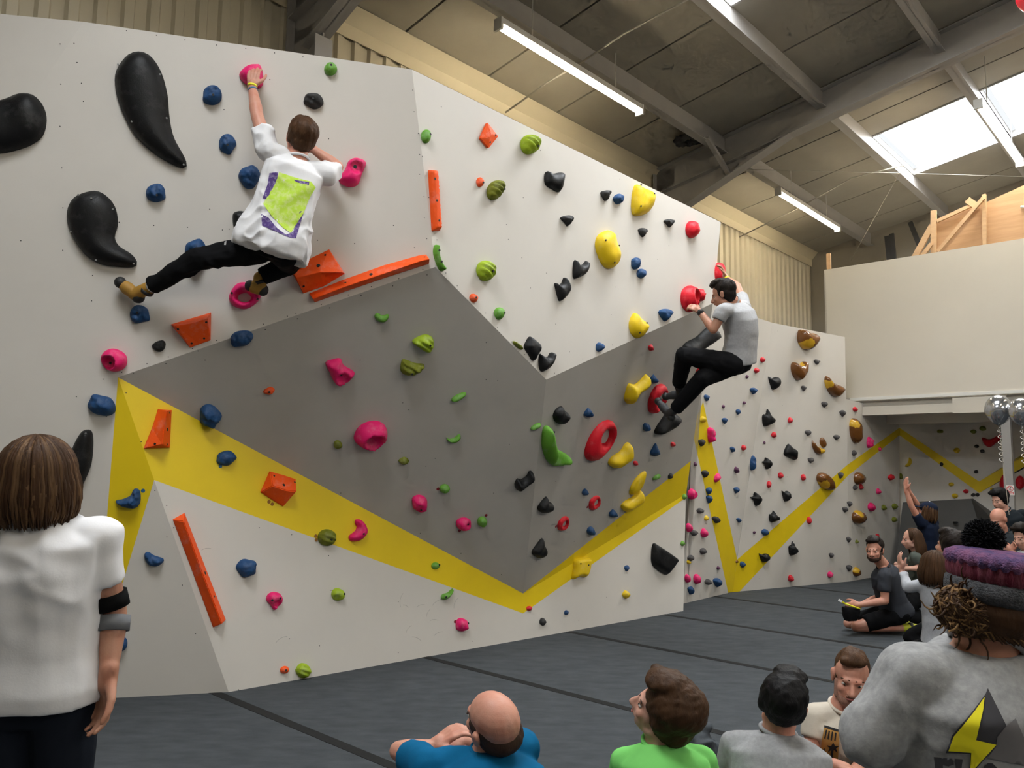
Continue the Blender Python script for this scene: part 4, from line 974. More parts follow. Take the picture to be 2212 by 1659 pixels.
# ---- materials of skin, hair and cloth
def skin(name, c): 
    m = mat(name, c, .5, .12, 14, col2=(c[0] * .92, c[1] * .74, c[2] * .70), bump=.08, bscale=180, spec=.4)
    b = m.node_tree.nodes['Principled BSDF']; b.inputs['Subsurface Weight'].default_value = .08; b.inputs['Subsurface Radius'].default_value = (.012, .004, .002)
    return m
def fabric(name, c, var=.10, heather=None, bump=.06):
    return mat(name, c, .9, var, 55 if heather else 6, col2=heather, bump=bump, bscale=160, spec=.12)
def hairmat(name, c): return mat(name, c, .55, .5, 26, stretch=(1, 1, .22), bump=.3, bscale=140, spec=.14)
SK = {'pale': skin('pale_skin', (.60, .355, .27)), 'pink': skin('pink_skin', (.58, .30, .215)), 'tan': skin('tan_skin', (.47, .25, .165))}
M['shadow'] = mat('stubbled_skin', (.36, .19, .135), .6, .3, 90, col2=(.22, .11, .075)); M['lips'] = mat('lip_skin', (.42, .14, .12), .45); M['eye_white'] = mat('eye_white', (.48, .44, .40), .35); M['iris'] = mat('iris_dark', (.03, .022, .016), .2)
def head_parts(b, hc, x, f, z, k=1.0):
    """cranium, face, nose, brow, chin and ears grown into the body"""
    P = lambda a, c, d: hc + x * a * k + f * c * k + z * d * k
    A = (x, f, z)
    b.ball(P(0, -.018, .030), (.074 * k, .094 * k, .083 * k), 16, 12, A)
    b.ball(P(0, .026, -.040), (.060 * k, .062 * k, .078 * k), 14, 10, A)
    b.ball(P(0, .055, -.088), (.030 * k, .026 * k, .024 * k), 10, 8, A)
    b.ball(P(0, .068, .014), (.048 * k, .022 * k, .016 * k), 10, 8, A)
    for s in (-1, 1):
        b.ball(P(.038 * s, .055, -.030), (.022 * k, .024 * k, .022 * k), 8, 6, A)
        b.ball(P(.050 * s, .005, -.075), (.016 * k, .03 * k, .02 * k), 8, 6, A)
        b.ball(P(.077 * s, -.012, -.010), (.010 * k, .020 * k, .031 * k), 10, 8, A)
        b.ball(P(.083 * s, -.018, .006), (.008 * k, .016 * k, .018 * k), 8, 6, A)
    b.cap(P(0, .083, .004), P(0, .107, -.034), .009 * k, .014 * k, 8)
    for s in (-1, 1): b.ball(P(.011 * s, .096, -.038), .0095 * k, 8, 6)
    b.ball(P(0, .080, -.062), (.026 * k, .016 * k, .012 * k), 10, 8, A)
def face_parts(parent, hc, x, f, z, k=1.0, brow='hair_dark', beard=None):
    P = lambda a, c, d: hc + x * a * k + f * c * k + z * d * k
    A = (x, f, z)
    for s in (-1, 1):
        e = MB().ball(P(.031 * s, .0655, -.004), (.0130 * k, .012 * k, .0058 * k), 10, 8, A).build('eye', 'eye_white', parent, True)
        MB().ball(P(.031 * s, .0755, -.004), (.0055 * k, .0035 * k, .0052 * k), 8, 6, A).build('iris', 'iris', e, True)
        Flesh().cap(P(.014 * s, .0825, .0195), P(.047 * s, .066, .0185), .0045 * k, .003 * k, 6).build('eyebrow', brow, parent, True)
    MB().ball(P(0, .0935, -.062), (.021 * k, .0065 * k, .0055 * k), 10, 6, A).build('lips', 'lips', parent, True)
    if beard:
        b = Flesh(); b.ball(P(0, .040, -.082), (.056 * k, .052 * k, .036 * k), 12, 8, A); b.ball(P(0, .090, -.049), (.026 * k, .010 * k, .006 * k), 8, 6, A)
        for s in (-1, 1): b.cap(P(.060 * s, .012, -.02), P(.052 * s, .03, -.075), .012 * k, .018 * k, 8)
        b.build('beard', beard, parent, True)
def hand(b, wr, d, pn, side, curl=.35, k=1.0, spread=1.0, thumb=1.0):
    """palm, four fingers of unequal length and a thumb; pn: where the palm faces; side: +1/-1 which edge the thumb leaves"""
    d, pn = unit(d), np.asarray(pn, float); pn = unit(pn - d * (pn @ d)); l = np.cross(d, pn) * side
    b.cap(wr - d * .02, wr + d * .03 * k, .027 * k, .026 * k)
    for i, L in enumerate((.072, .081, .076, .058)):
        o = (.029 - .0195 * i) * k; kn = wr + d * (.088 - .004 * abs(i - 1)) * k + l * o * 1.05
        b.cap(wr + d * .012 * k + l * o * .62, kn, .0145 * k, .0115 * k, 8)
        p = kn; a = curl * .55; dd = d + l * (o * 1.6) * spread / k * k
        for j, q in enumerate((.45, .32, .25)):
            v = unit(unit(dd) * math.cos(a) + pn * math.sin(a)); e = p + v * L * q * k
            b.cap(p, e, (.0098 - .0008 * j) * k, (.0090 - .0009 * j) * k, 8); p = e; a += curl * (1.0 if j == 0 else .8)
    t0 = wr + d * .022 * k + l * .022 * k; t1 = t0 + unit(d * .75 + l * .8 * thumb + pn * .25) * .046 * k
    t2 = t1 + unit(d * 1.0 + l * .35 * thumb + pn * (.2 + curl * .5)) * .034 * k; t3 = t2 + unit(d * 1.0 + l * .05 + pn * (.2 + curl * .8)) * .026 * k
    b.cap(t0, t1, .0165 * k, .0125 * k, 8); b.cap(t1, t2, .0118 * k, .0105 * k, 8); b.cap(t2, t3, .0105 * k, .0085 * k, 8)
def torso_st(J, grow=0.0, lo=-.10, hi=1.0, w=1.0, dep=1.0, hem=0.0):
    up = J['neck'] - J['pel']; L = np.linalg.norm(up); un = unit(up)
    sx = unit(J['shB'] - J['shA']); hx = unit(J['hipB'] - J['hipA'])
    S = [(-.22, .13, .095), (-.16, .145, .105), (-.10, .155, .112), (0, .158, .115), (.2, .142, .102), (.45, .148, .108), (.7, .165, .116), (.86, .165, .105), (.95, .11, .085), (1.0, .068, .062)]
    cs, X, Y, A, B = [], [], [], [], []
    for q, a, b in S:
        if q < lo - 1e-6 or q > hi + 1e-6: continue
        t = min(max(q, 0), 1); x = unit(hx * (1 - t) + sx * t); x = unit(x - un * (x @ un))
        bend = J.get('bend', 0.0) * math.sin(math.pi * t)
        y = np.cross(un, x)
        cs.append(J['pel'] + up * q + y * bend); X.append(x); Y.append(y)
        g = grow * (1.0 if q < .9 else .5) + hem * max(0, .55 - t) / .55
        A.append(a * w + g); B.append(b * w * dep + g)
    return cs, X, Y, A, B
def shoe(parent, ank, heel, toe, m, rub=None, w=.040, sole=None):
    b = Flesh(); fw = unit(toe - heel)
    b.cap(heel + (toe - heel) * .10, heel + (toe - heel) * .55, w * .82, w); b.cap(heel + (toe - heel) * .5, toe - fw * w * .6, w, w * .62)
    b.cap(ank, heel + (toe - heel) * .22, w * .95, w * .95)
    o = remesh(b, .008, 'shoe', m, parent, 4)
    if rub:
        MB().ball(toe - fw * w * .75, w * .86, 10, 8).build('toe_rubber', rub, o, True); MB().ball(heel + fw * w * .35, w * .93, 10, 8).build('heel_rubber', rub, o, True)
    return o
def person(label, base, J, face, hup=HZ, skin_='pale', hs=1.0, shirt=None, sleeve=.55, sgrow=.022, shem=.012, slim=1.0, dep=1.0, trousers='black_cloth', legs='long', shoes=None, hands=('A', 'B'), hd=None, voxel=.008, cvox=.010, fold=.007, facing=True, brow='hair_dark', beard=None, collar=True, rr=1.0, wide=1.0, lr=1.08, slo=-.22):
    t = tag(empty('person', base), label, 'person', None)
    J = {k: (np.asarray(v, float) if hasattr(v, '__len__') else v) for k, v in J.items()}
    x, f, z = frame_from(face, hup)
    b = Flesh(); head_parts(b, J['head'], x, f, z, hs)
    b.cap(J['head'] - f * .012 - z * .05 * hs, J['neck'] + (J['head'] - J['neck']) * .06, .054 * hs, .062 * hs)
    b.loft(*torso_st(J, -.018, lo=-.10, w=slim, dep=dep))
    for s in 'AB':
        sh, el, wr = J['sh' + s], J['el' + s], J['wr' + s]
        b.cap(J['neck'] - (J['neck'] - J['pel']) * .06, sh, .05 * rr, .052 * rr)
        b.cap(sh, el, .050 * rr, .039 * rr); b.cap(el, el + (wr - el) * .35, .039 * rr, .040 * rr); b.cap(el + (wr - el) * .3, wr, .040 * rr, .0265 * rr)
        if hd and s in hd: d, pn, sd, cu = hd[s][:4]; hand(b, wr, d, pn, sd, cu, hs * (hd[s][4] if len(hd[s]) > 4 else 1))
        else: hand(b, wr, wr - el, np.cross(wr - el, HZ) + .01, 1 if s == 'A' else -1, .5, hs)
    if legs in ('shorts', 'bare'):
        for s in 'AB': b.chain([J['hip' + s], J['kn' + s], J['an' + s]], [.075 * rr, .054 * rr, .038 * rr]); b.cap(J['an' + s] + (J['kn' + s] - J['an' + s]) * .7, J['an' + s] + (J['kn' + s] - J['an' + s]) * .35, .052 * rr, .045 * rr)
    else:
        for s in 'AB': b.chain([J['pel'], J['hip' + s], J['kn' + s], J['an' + s]], [.06, .05, .036, .034])
    body = remesh(b, voxel, 'body', SK[skin_], t, 3)
    if facing: face_parts(t, J['head'], x, f, z, hs, brow, beard)
    un = unit(J['neck'] - J['pel'])
    if shirt:
        c = Flesh(); c.loft(*torso_st(J, sgrow, lo=slo if shem > .02 else -.10, w=slim * wide, dep=dep, hem=shem))
        for s in 'AB':
            sh, el, wr = J['sh' + s], J['el' + s], J['wr' + s]
            c.cap(J['neck'] - (J['neck'] - J['pel']) * .10, sh, .062, .068 * rr)
            if sleeve <= 1.0: c.cyl(sh + (sh - el) * .06, sh + (el - sh) * sleeve, .068 * rr, .061 * rr)
            else:
                c.cap(sh, el, .066 * rr, .054 * rr); e = min(sleeve - 1, 1.0); c.cyl(el - (wr - el) * .05, el + (wr - el) * e, .054 * rr, .042 * rr)
        J['shirt_obj'] = remesh(c, cvox, 'shirt', shirt, t, 6, cloth(fold, 8, un, seed=int(abs(base[0]) * 50) % 97))
        if collar:
            g = MB(); n_ = J['neck'] + (J['head'] - J['neck']) * .10; ax = unit(J['head'] - J['neck']); q = unit(np.cross(ax, x)); w_ = np.cross(q, ax)
            ring = [n_ + (w_ * math.cos(a) + q * math.sin(a)) * (.066 * hs) - ax * .006 * math.sin(a) for a in np.linspace(0, 2 * math.pi, 25)]
            g.tube(ring, .0085, 8, False); g.build('collar', shirt, t, True)
    tr = Flesh(); cs, X, Y, A, B = torso_st(J, .004, lo=-.22, hi=.2, w=slim, dep=dep); tr.loft(cs, X, Y, A, B)
    for s in 'AB':
        h, k, a = J['hip' + s], J['kn' + s], J['an' + s]
        if legs == 'long': tr.cap(h, k, .088 * lr, .066 * lr); tr.cap(k, k + (a - k) * .35, .066 * lr, .062 * lr); tr.cyl(k + (a - k) * .3, k + (a - k) * .93, .062 * lr, .052 * lr)
        elif legs == 'shorts': tr.cyl(h - (k - h) * .1, h + (k - h) * .80, .095 * rr, .082 * rr)
    J['trouser_obj'] = remesh(tr, cvox, 'shorts' if legs == 'shorts' else 'trousers', trousers, t, 5, cloth(.006, 10, HZ, seed=5))
    if shoes:
        for s in 'AB':
            if 'toe' + s in J: shoe(t, J['an' + s], J['heel' + s], J['toe' + s], *shoes)
    return t, J, (x, f, z)
def short_hair(t, hc, fr, k, m, top=.0, back=.0, vol=1.0, fringe=True, seed=3, low=0.0, vox=.007):
    x, f, z = fr; A = (x, f, z); P = lambda a, c, d: hc + x * a * k + f * c * k + z * d * k
    b = Flesh(); v = vol
    b.ball(P(0, -.041, .043), (.080 * k * v, .093 * k * v, .082 * k * v), 18, 12, A)
    b.ball(P(0, -.048 - back, -.020 - low), (.070 * k, .066 * k * v, .070 * k), 14, 10, A)
    for s in (-1, 1): b.ball(P(.058 * s, -.030, .002), (.026 * k, .050 * k, .045 * k), 10, 8, A)
    if fringe:
        b.ball(P(0, .038, .088 + top), (.062 * k, .042 * k, .026 * k), 12, 8, A); b.ball(P(.03, .056, .086 + top), (.035 * k, .026 * k, .022 * k), 10, 8, A)
    if top: b.ball(P(0, .0, .095 + top), (.060 * k, .075 * k, .035 * k), 12, 8, A)
    return remesh(b, vox, 'hair', m, t, 2, hairy(.0036, 80, unit(f * .8 - z), seed, 7))
def lock_hair(t, paths, mats, name='hair', rad=.007, n=5):
    """separate locks of hair, each a tapered curved strand"""
    b = MB(); fm = []; rg = random.Random(8)
    for p in paths:
        k0 = len(b.f); L = len(p)
        rs = [rad * (.65 + .5 * math.sin(math.pi * min(1, (i + 1.2) / L))) * (1 if i < L - 2 else (.75 if i == L - 2 else .25)) for i in range(L)]
        b.tube(p, rs, n, True); mi = 0 if rg.random() < .62 else 1
        fm += [mi] * (len(b.f) - k0)
    return mobj(name, b.v, b.f, None, t, True, mats=mats, fmat=fm)
def bob_paths(hc, fr, k, n, zend, r0=.098, spread=1.10, seed=2, arc=(-2.35, 2.35), part=.0):
    """hair falling from a parting over the skull to a common length; arc measured from the back of the head"""
    x, f, z = fr; rg = random.Random(seed); out = []
    for i in range(n):
        th = rg.uniform(*arc); ph0 = rg.uniform(.02, .55) if rg.random() < .6 else rg.uniform(.5, 1.35)
        pts = []; ze = zend + rg.uniform(-.018, .012); rj = rg.uniform(-.004, .006)
        dirx, dirf = math.sin(th), -math.cos(th)
        for q in np.linspace(ph0, math.pi / 2, 6):
            R = (r0 + rj) * k
            pts.append(hc + (x * dirx * .92 + f * (dirf * 1.02)) * R * math.sin(q) + z * (R * .98 * math.cos(q) + .012 * k) - f * .012 * k)
        p = pts[-1]; o = x * dirx * .92 + f * dirf * 1.02; zz = (p - hc) @ z; steps = 5
        for j in range(1, steps + 1):
            u = j / steps; w = 1 + (spread - 1) * math.sin(u * math.pi * .75) - .10 * u ** 4
            pts.append(hc - f * .012 * k + o * (r0 + rj) * k * w + z * (zz + (ze - zz) * u) + x * rg.uniform(-.003, .003))
        out.append(pts)
    return out
def decal(target, poly, m, name, parent, off=.002, g=7.0):
    """flat print laid on a garment: outline carried onto the cloth surface"""
    me = target.data; mw = target.matrix_world if target.parent is None else Matrix.Translation(parent_origin(target.parent))
    if target.name not in _BVH:
        _BVH[target.name] = BVHTree.FromPolygons([mw @ v.co for v in me.vertices], [p.vertices[:] for p in me.polygons])
    tree = _BVH[target.name]; p = np.asarray(poly, float)
    bd = []
    for i in range(len(p)):
        a, b = p[i], p[(i + 1) % len(p)]; q = max(1, int(np.linalg.norm(b - a) / g))
        bd += [a + (b - a) * j / q for j in range(q)]
    bd = np.array(bd); lo, hi = bd.min(0), bd.max(0)
    gx, gy = np.meshgrid(np.arange(lo[0], hi[0], g), np.arange(lo[1], hi[1], g)); ip_ = np.c_[gx.ravel(), gy.ravel()]
    ip_ = ip_[inside(ip_, p)]; ip_ = ip_[seg_dist(ip_, p) > g * .4] if len(ip_) else ip_
    P2 = np.vstack([bd, ip_]) if len(ip_) else bd
    vv, _, ff, *_r = delaunay_2d_cdt([Vector(q) for q in P2], [(i, (i + 1) % len(bd)) for i in range(len(bd))], [], 0, 1e-6)
    ok = inside(np.array([np.mean([vv[i] for i in q], axis=0) for q in ff]), p); co = []; bad = set()
    for i, q in enumerate(vv):
        d = ray(q[0], q[1]); hit = tree.ray_cast(Vector(CAM), Vector(unit(d)))
        if hit[0] is None: bad.add(i); co.append(np.zeros(3))
        else: co.append(np.array(hit[0]) - unit(d) * off)
    F = [tuple(q) for q, o_ in zip(ff, ok) if o_ and not (set(q) & bad)]
    if not F: return None
    used = sorted({i for q in F for i in q}); mp = {i: j for j, i in enumerate(used)}
    return mobj(name, [co[i] for i in used], [tuple(mp[i] for i in q) for q in F], m, parent, True)
_BVH = {}
def stand_legs(J, lean=0.0):
    for s in 'AB':
        h = J['hip' + s]; fwd = np.array([FW[0], FW[1], 0.0])
        J['kn' + s] = np.array([h[0], h[1], h[2] * .54]) + fwd * .03; J['an' + s] = np.array([h[0], h[1], .09])
        J['heel' + s] = J['an' + s] - fwd * .05 + HZ * -.045; J['toe' + s] = J['an' + s] + fwd * .19 + HZ * -.05
def hips(J, X, w=.095, drop=.06):
    J['hipA'] = J['pel'] - X * w - HZ * drop; J['hipB'] = J['pel'] + X * w - HZ * drop
def sit_legs(J, F, X):
    """cross-legged on the mat"""
    for s, sg in (('A', -1), ('B', 1)):
        h = J['hip' + s]; J['kn' + s] = np.array([*(h + F * .30 + X * sg * .13)[:2], .17]); J['an' + s] = np.array([*(J['pel'] + F * .38 - X * sg * .12)[:2], .07])
        J['heel' + s] = J['an' + s] - X * sg * -.05 + HZ * -.02; J['toe' + s] = J['an' + s] - X * sg * .14 + F * .05 + HZ * -.02
def kneel_legs(J, F, X, sep=.09):
    for s, sg in (('A', -1), ('B', 1)):
        h = J['hip' + s]; k = h + F * .36 + X * sg * sep * .6; J['kn' + s] = np.array([k[0], k[1], .075]); a = k - F * .40; J['an' + s] = np.array([a[0], a[1], .07])
        J['heel' + s] = J['an' + s] - F * .05 + HZ * .03; J['toe' + s] = J['an' + s] - F * .19 - HZ * .025
def flat(v): v = np.array([v[0], v[1], 0.0]); return unit(v)

for k_, c_ in {'hair_brown': (.070, .034, .016), 'hair_light': (.145, .078, .036), 'hair_dark': (.018, .012, .009), 'hair_black': (.008, .007, .007), 'hair_mid': (.085, .040, .018), 'hair_gold': (.30, .17, .07), 'stubble': (.075, .042, .03)}.items(): M[k_] = hairmat(k_, c_)
for k_, c_, h_ in (('tee_white', (.80, .79, .80), None), ('tee_white2', (.78, .77, .78), None), ('tee_blue', (.004, .115, .255), None), ('tee_green', (.20, .62, .15), None), ('tee_grey', (.25, .25, .255), (.33, .33, .335)), ('tee_cream', (.66, .59, .49), None),
                   ('sweat_grey', (.37, .365, .36), (.25, .25, .25)), ('tee_lightgrey', (.44, .44, .45), (.36, .36, .37)), ('tee_charcoal', (.040, .043, .052), None), ('tee_navy', (.010, .016, .036), None), ('top_pale', (.50, .51, .54), (.42, .43, .46)),
                   ('tee_teal', (.10, .115, .10), None), ('tee_slate', (.035, .042, .048), None), ('jacket_dark', (.014, .019, .024), None), ('black_cloth', (.007, .007, .008), None), ('navy_cloth', (.010, .013, .020), None), ('band_black', (.006, .006, .006), None), ('band_grey', (.17, .175, .185), None)):
    M[k_] = fabric(k_, c_, .12, h_)
M['shoe_tan'] = mat('tan_shoe', (.42, .22, .03), .6, .2, 20); M['rubber'] = mat('black_rubber', (.015, .015, .015), .6); M['shoe_dark'] = mat('dark_shoe', (.03, .03, .032), .6); M['shoe_yellow'] = mat('yellow_shoe', (.55, .55, .03), .6)
M['yellow_band'] = mat('yellow_wristband', (.85, .80, .02), .4); M['blue_band'] = mat('blue_wristband', (.03, .13, .24), .4); M['sock'] = mat('white_sock', (.8, .8, .8), .9)
def cuff(a, b, r, h, m, name, parent, n=14, th=.004):
    a, b = np.asarray(a, float), np.asarray(b, float); d = unit(b - a)
    MB().tube([a - d * h / 2, a - d * h / 2 + d * 1e-4, a + d * h / 2 - d * 1e-4, a + d * h / 2], [r - .004, r + th, r + th, r - .004], n).build(name, m, parent, True)

# ---------------------------------------------------------------- spectator on the left, seen from behind
D = 2.40
J = dict(pel=at(85, 1472, D), neck=at(86, 1122, D), head=at(84, 1026, D - .01), shA=at(-42, 1163, D + .02), shB=at(208, 1163, D + .02), elA=at(-78, 1335, D + .03), wrA=at(-70, 1490, D - .02), elB=at(247, 1325, D + .05), wrB=at(234, 1458, D - .02))
X_ = unit(J['shB'] - J['shA']); hips(J, X_, .085, .06); stand_legs(J)
tA, J, fr = person('person with brown bob hair, white T-shirt and taped elbow, standing with back turned', np.array([J['pel'][0], J['pel'][1], 0]), J, cam_dir(-.12, .04, 1), skin_='tan', hs=1.06, shirt='tee_white', sleeve=.58, sgrow=.024, shem=.018, trousers='navy_cloth', shoes=('shoe_dark',), voxel=.006, cvox=.009, fold=.0105, facing=True, wide=1.02, rr=.96,
                   hd={'B': (cam_dir(-.10, -1, -.05), cam_dir(-.55, 0, -.7), -1, .42), 'A': (cam_dir(.05, -1, 0), cam_dir(.6, 0, -.5), 1, .42)})
hp = bob_paths(J['head'], fr, 1.08, 620, -.128, r0=.097, spread=1.13, seed=5)
lock_hair(tA, hp, ['hair_brown', 'hair_light'], rad=.0066)
b = Flesh(); x, f, z = fr; b.ball(J['head'] - f * .015 + z * .012, (.096, .100, .098), 18, 12, (x, f, z)); b.cap(J['head'] - f * .05 + z * .0, J['head'] - f * .045 - z * .085, .078, .070); b.build('under_hair', 'hair_brown', tA, True)
el, wr, sh = J['elB'], J['wrB'], J['shB']
cuff(sh + (el - sh) * .82, el, .0465, .045, 'band_black', 'elbow_strap', tA); cuff(el + (wr - el) * .17, wr, .0445, .045, 'band_grey', 'elbow_sleeve', tA)

# ---------------------------------------------------------------- climber in white on the tall panel
def Wf(facet): return lambda x, y, off: onpl(x, y, PL[facet]) - unit(ray(x, y)) * off
Wt = Wf('tall')
J = dict(pel=Wt(590, 520, .42), neck=Wt(643, 347, .40), head=Wt(648, 302, .38), shA=Wt(580, 325, .42), shB=Wt(702, 378, .38), elA=Wt(556, 252, .30), wrA=Wt(545, 188, .18), elB=Wt(729, 360, .20), wrB=Wt(676, 322, .14),
         hipA=Wt(558, 540, .40), hipB=Wt(612, 548, .42), knA=Wt(428, 560, .34), anA=Wt(322, 622, .13), knB=Wt(626, 570, .14), anB=Wt(561, 600, .13), heelA=Wt(303, 645, .085), toeA=Wt(251, 603, .07), heelB=Wt(572, 628, .11), toeB=Wt(530, 614, .10), bend=-.02)
tB, JB, fr = person('climber in white printed T-shirt and black trousers, stretched across the tall white panel', Wt(590, 640, .3), J, cam_dir(-.55, .18, .85), hup=cam_dir(.02, 1, .25), skin_='pink', hs=1.08, shirt='tee_white2', sleeve=.58, sgrow=.030, shem=.060, trousers='black_cloth', shoes=('shoe_tan', 'rubber', .046), voxel=.0055, cvox=.008, fold=.0115, rr=1.08, slim=.98, slo=-.16,
                    hd={'A': (cam_dir(.05, 1, .15), cam_dir(.0, -.2, 1), -1, .5), 'B': (cam_dir(-.9, .5, 0), cam_dir(0, 0, 1), 1, .25)})
short_hair(tB, JB['head'], fr, 1.14, 'hair_mid', top=.012, vol=1.08, seed=4, low=-.01)
wA, eA = JB['wrA'], JB['elA']
cuff(wA + cam_dir(.05, 1, .15) * .008, wA - cam_dir(.05, 1, .15), .029, .014, 'yellow_band', 'wristband', tB); cuff(wA - (wA - eA) * .12, wA, .029, .012, 'blue_band', 'wristband', tB)
cuff(JB['anA'] + (JB['knA'] - JB['anA']) * .06, JB['anA'], .036, .035, 'sock', 'sock', tB)
for s_ in 'AB': cuff(JB['an' + s_] + (JB['heel' + s_] - JB['an' + s_]) * .25, JB['an' + s_], .043, .022, 'rubber', 'ankle_strap', tB)
M['print_green'] = mat('green_print', (.50, .72, .06), .9, .0, 30, col2=(.62, .74, .25), thr=(.45, .62)); M['print_purple'] = mat('purple_print', (.085, .045, .20), .9, 0, 60, col2=(.30, .25, .42), thr=(.50, .66))
so = JB['shirt_obj']
decal(so, [(582, 374), (601, 371), (599, 392), (576, 430), (567, 428), (578, 398)], 'print_purple', 'back_print', tB, .003)
decal(so, [(564, 462), (580, 470), (598, 492), (618, 507), (636, 500), (640, 514), (628, 514), (603, 503), (566, 487)], 'print_purple', 'back_print', tB, .003)
decal(so, [(650, 450), (658, 452), (640, 512), (632, 505)], 'print_purple', 'back_print', tB, .003)
decal(so, [(603, 372), (640, 384), (672, 392), (682, 405), (668, 430), (656, 460), (628, 503), (612, 492), (588, 468), (568, 440), (578, 424), (594, 398)], 'print_green', 'back_print', tB, .0035)
decal(so, [(634, 388), (668, 393), (667, 400), (660, 397), (650, 396), (640, 393)], 'print_purple', 'back_print', tB, .0045, g=4)
decal(so, [(697, 401), (716, 404), (714, 409), (698, 407)], 'print_purple', 'sleeve_print', tB, .003, g=4)
decal(JB['trouser_obj'], [(486, 514), (490, 514), (488, 529), (484, 529)], 'steel', 'pocket_zip', tB, .003, g=3)

# ---------------------------------------------------------------- climber in grey on the free edge
J = dict(pel=at(1593, 775, 7.25), neck=at(1588, 655, 7.20), head=at(1560, 636, 7.14), shA=at(1563, 671, 7.02), shB=at(1607, 664, 7.40), elA=at(1541, 712, 7.02), wrA=at(1511, 672, 7.22), elB=at(1592, 618, 7.62), wrB=at(1568, 601, 7.78),
         hipA=at(1582, 787, 7.12), hipB=at(1598, 782, 7.36), knA=at(1478, 768, 7.12), anA=at(1466, 834, 7.42), knB=at(1517, 818, 7.10), anB=at(1455, 888, 7.36), heelA=at(1484, 848, 7.44), toeA=at(1432, 858, 7.60), heelB=at(1452, 903, 7.40), toeB=at(1418, 862, 7.58), bend=-.05)
tC, JC, fr = person('climber in grey T-shirt and black trousers hugging the free edge of the overhang', at(1560, 900, 7.2), J, cam_dir(-.85, -.32, .45), hup=cam_dir(-.30, 1, .1), skin_='tan', shirt='tee_lightgrey', sleeve=.50, sgrow=.022, shem=.020, trousers='black_cloth', shoes=('shoe_dark', 'rubber', .044), voxel=.0065, cvox=.009, fold=.007, rr=1.0, brow='hair_dark', slim=1.05, lr=1.22,
                    hd={'A': (cam_dir(-.75, .55, .5), cam_dir(-.2, -.5, 1), -1, .8), 'B': (cam_dir(-.3, 1, .1), cam_dir(-1, 0, .2), 1, .5)})
short_hair(tC, JC['head'], fr, 1.03, 'hair_dark', top=.018, vol=1.04, seed=7)
cuff(JC['wrA'] - (JC['wrA'] - JC['elA']) * .10, JC['wrA'], .028, .035, 'rubber', 'watch_strap', tC)
w0 = JC['wrA'] - (JC['wrA'] - JC['elA']) * .10 - unit(ray(1511, 672)) * .034; MB().tube([w0, w0 - unit(ray(1511, 672)) * .010], .020, 14).build('watch_face', 'rubber', tC)
cuff(JC['wrB'] - (JC['wrB'] - JC['elB']) * .12, JC['wrB'], .029, .022, 'yellow_band', 'wristband', tC)

# ---------------------------------------------------------------- front row, sitting on the mat
def seated(label, neck, head, shA, shB, arms, face, hup=HZ, back=.10, **kw):
    J = dict(neck=neck, head=head, shA=shA, shB=shB, **arms)
    X = flat(shB - shA); Fd = flat(kw.pop('front')); p = neck - Fd * back; J['pel'] = np.array([p[0], p[1], kw.pop('seat', .15)]); J['bend'] = kw.pop('bend', -.02)
    X2 = np.array([Fd[1], -Fd[0], 0]); X2 = X2 if X2 @ X > 0 else -X2
    hips(J, X2, .085, .02); sit_legs(J, Fd, X2) if kw.pop('cross', True) else kneel_legs(J, Fd, X2)
    return person(label, np.array([J['pel'][0], J['pel'][1], 0]), J, face, hup, **kw)
# bald man in blue
D = 2.9
tD, JD, fr = seated('bald man in a blue T-shirt sitting on the mat, looking up at the wall', at(1062, 1622, D), at(1062, 1558, D - .02), at(925, 1655, D + .02), at(1128, 1618, D + .08),
                    dict(elA=at(862, 1622, D + .22), wrA=at(935, 1612, D + .32), elB=at(1130, 1600, D + .36), wrB=at(1000, 1606, D + .42)), cam_dir(-.62, .30, .62), hup=cam_dir(-.10, 1, -.42), front=cam_dir(-.25, 0, 1), skin_='pink', hs=1.12, shirt='tee_blue', sleeve=.62, sgrow=.026, trousers='navy_cloth', shoes=('shoe_dark',), voxel=.006, cvox=.009, fold=.0065,
                    hd={'A': (cam_dir(.55, .35, .1), cam_dir(0, -1, .2), -1, .5), 'B': (cam_dir(-1, .1, -.1), cam_dir(0, -1, 0), 1, .5)}, brow='stubble')
x, f, z = fr; hc = JD['head']; kk = 1.12; P = lambda a, c, d: hc + x * a * kk + f * c * kk + z * d * kk
b = Flesh(); b.ball(P(0, -.040, -.020), (.0765 * kk, .081 * kk, .056 * kk), 16, 10, (x, f, z))
for s in (-1, 1): b.ball(P(.054 * s, -.012, .010), (.0245 * kk, .058 * kk, .036 * kk), 10, 8, (x, f, z))
b.ball(P(0, -.055, -.062), (.052 * kk, .040 * kk, .034 * kk), 12, 8, (x, f, z))
remesh(b, .006, 'cropped_hair', 'stubble', tD, 4, hairy(.001, 200, z, 3, 1))
# boy in green
D = 2.9
tE, JE, fr = seated('boy in a bright green T-shirt with thick brown hair, sitting on the mat', at(1428, 1604, D), at(1428, 1532, D - .02), at(1352, 1648, D), at(1518, 1645, D + .04),
                    dict(elA=at(1325, 1760, D + .1), wrA=at(1370, 1790, D + .3), elB=at(1545, 1760, D + .1), wrB=at(1500, 1790, D + .3)), cam_dir(-.86, .36, .42), hup=cam_dir(.18, 1, -.35), front=cam_dir(-.25, 0, 1), skin_='pale', hs=1.0, shirt='tee_green', sleeve=.6, sgrow=.024, trousers='navy_cloth', shoes=('shoe_dark',), voxel=.007, cvox=.009, fold=.006, rr=.85, slim=.85)
short_hair(tE, JE['head'], fr, 1.14, 'hair_brown', top=.012, vol=1.10, seed=9, low=.008)
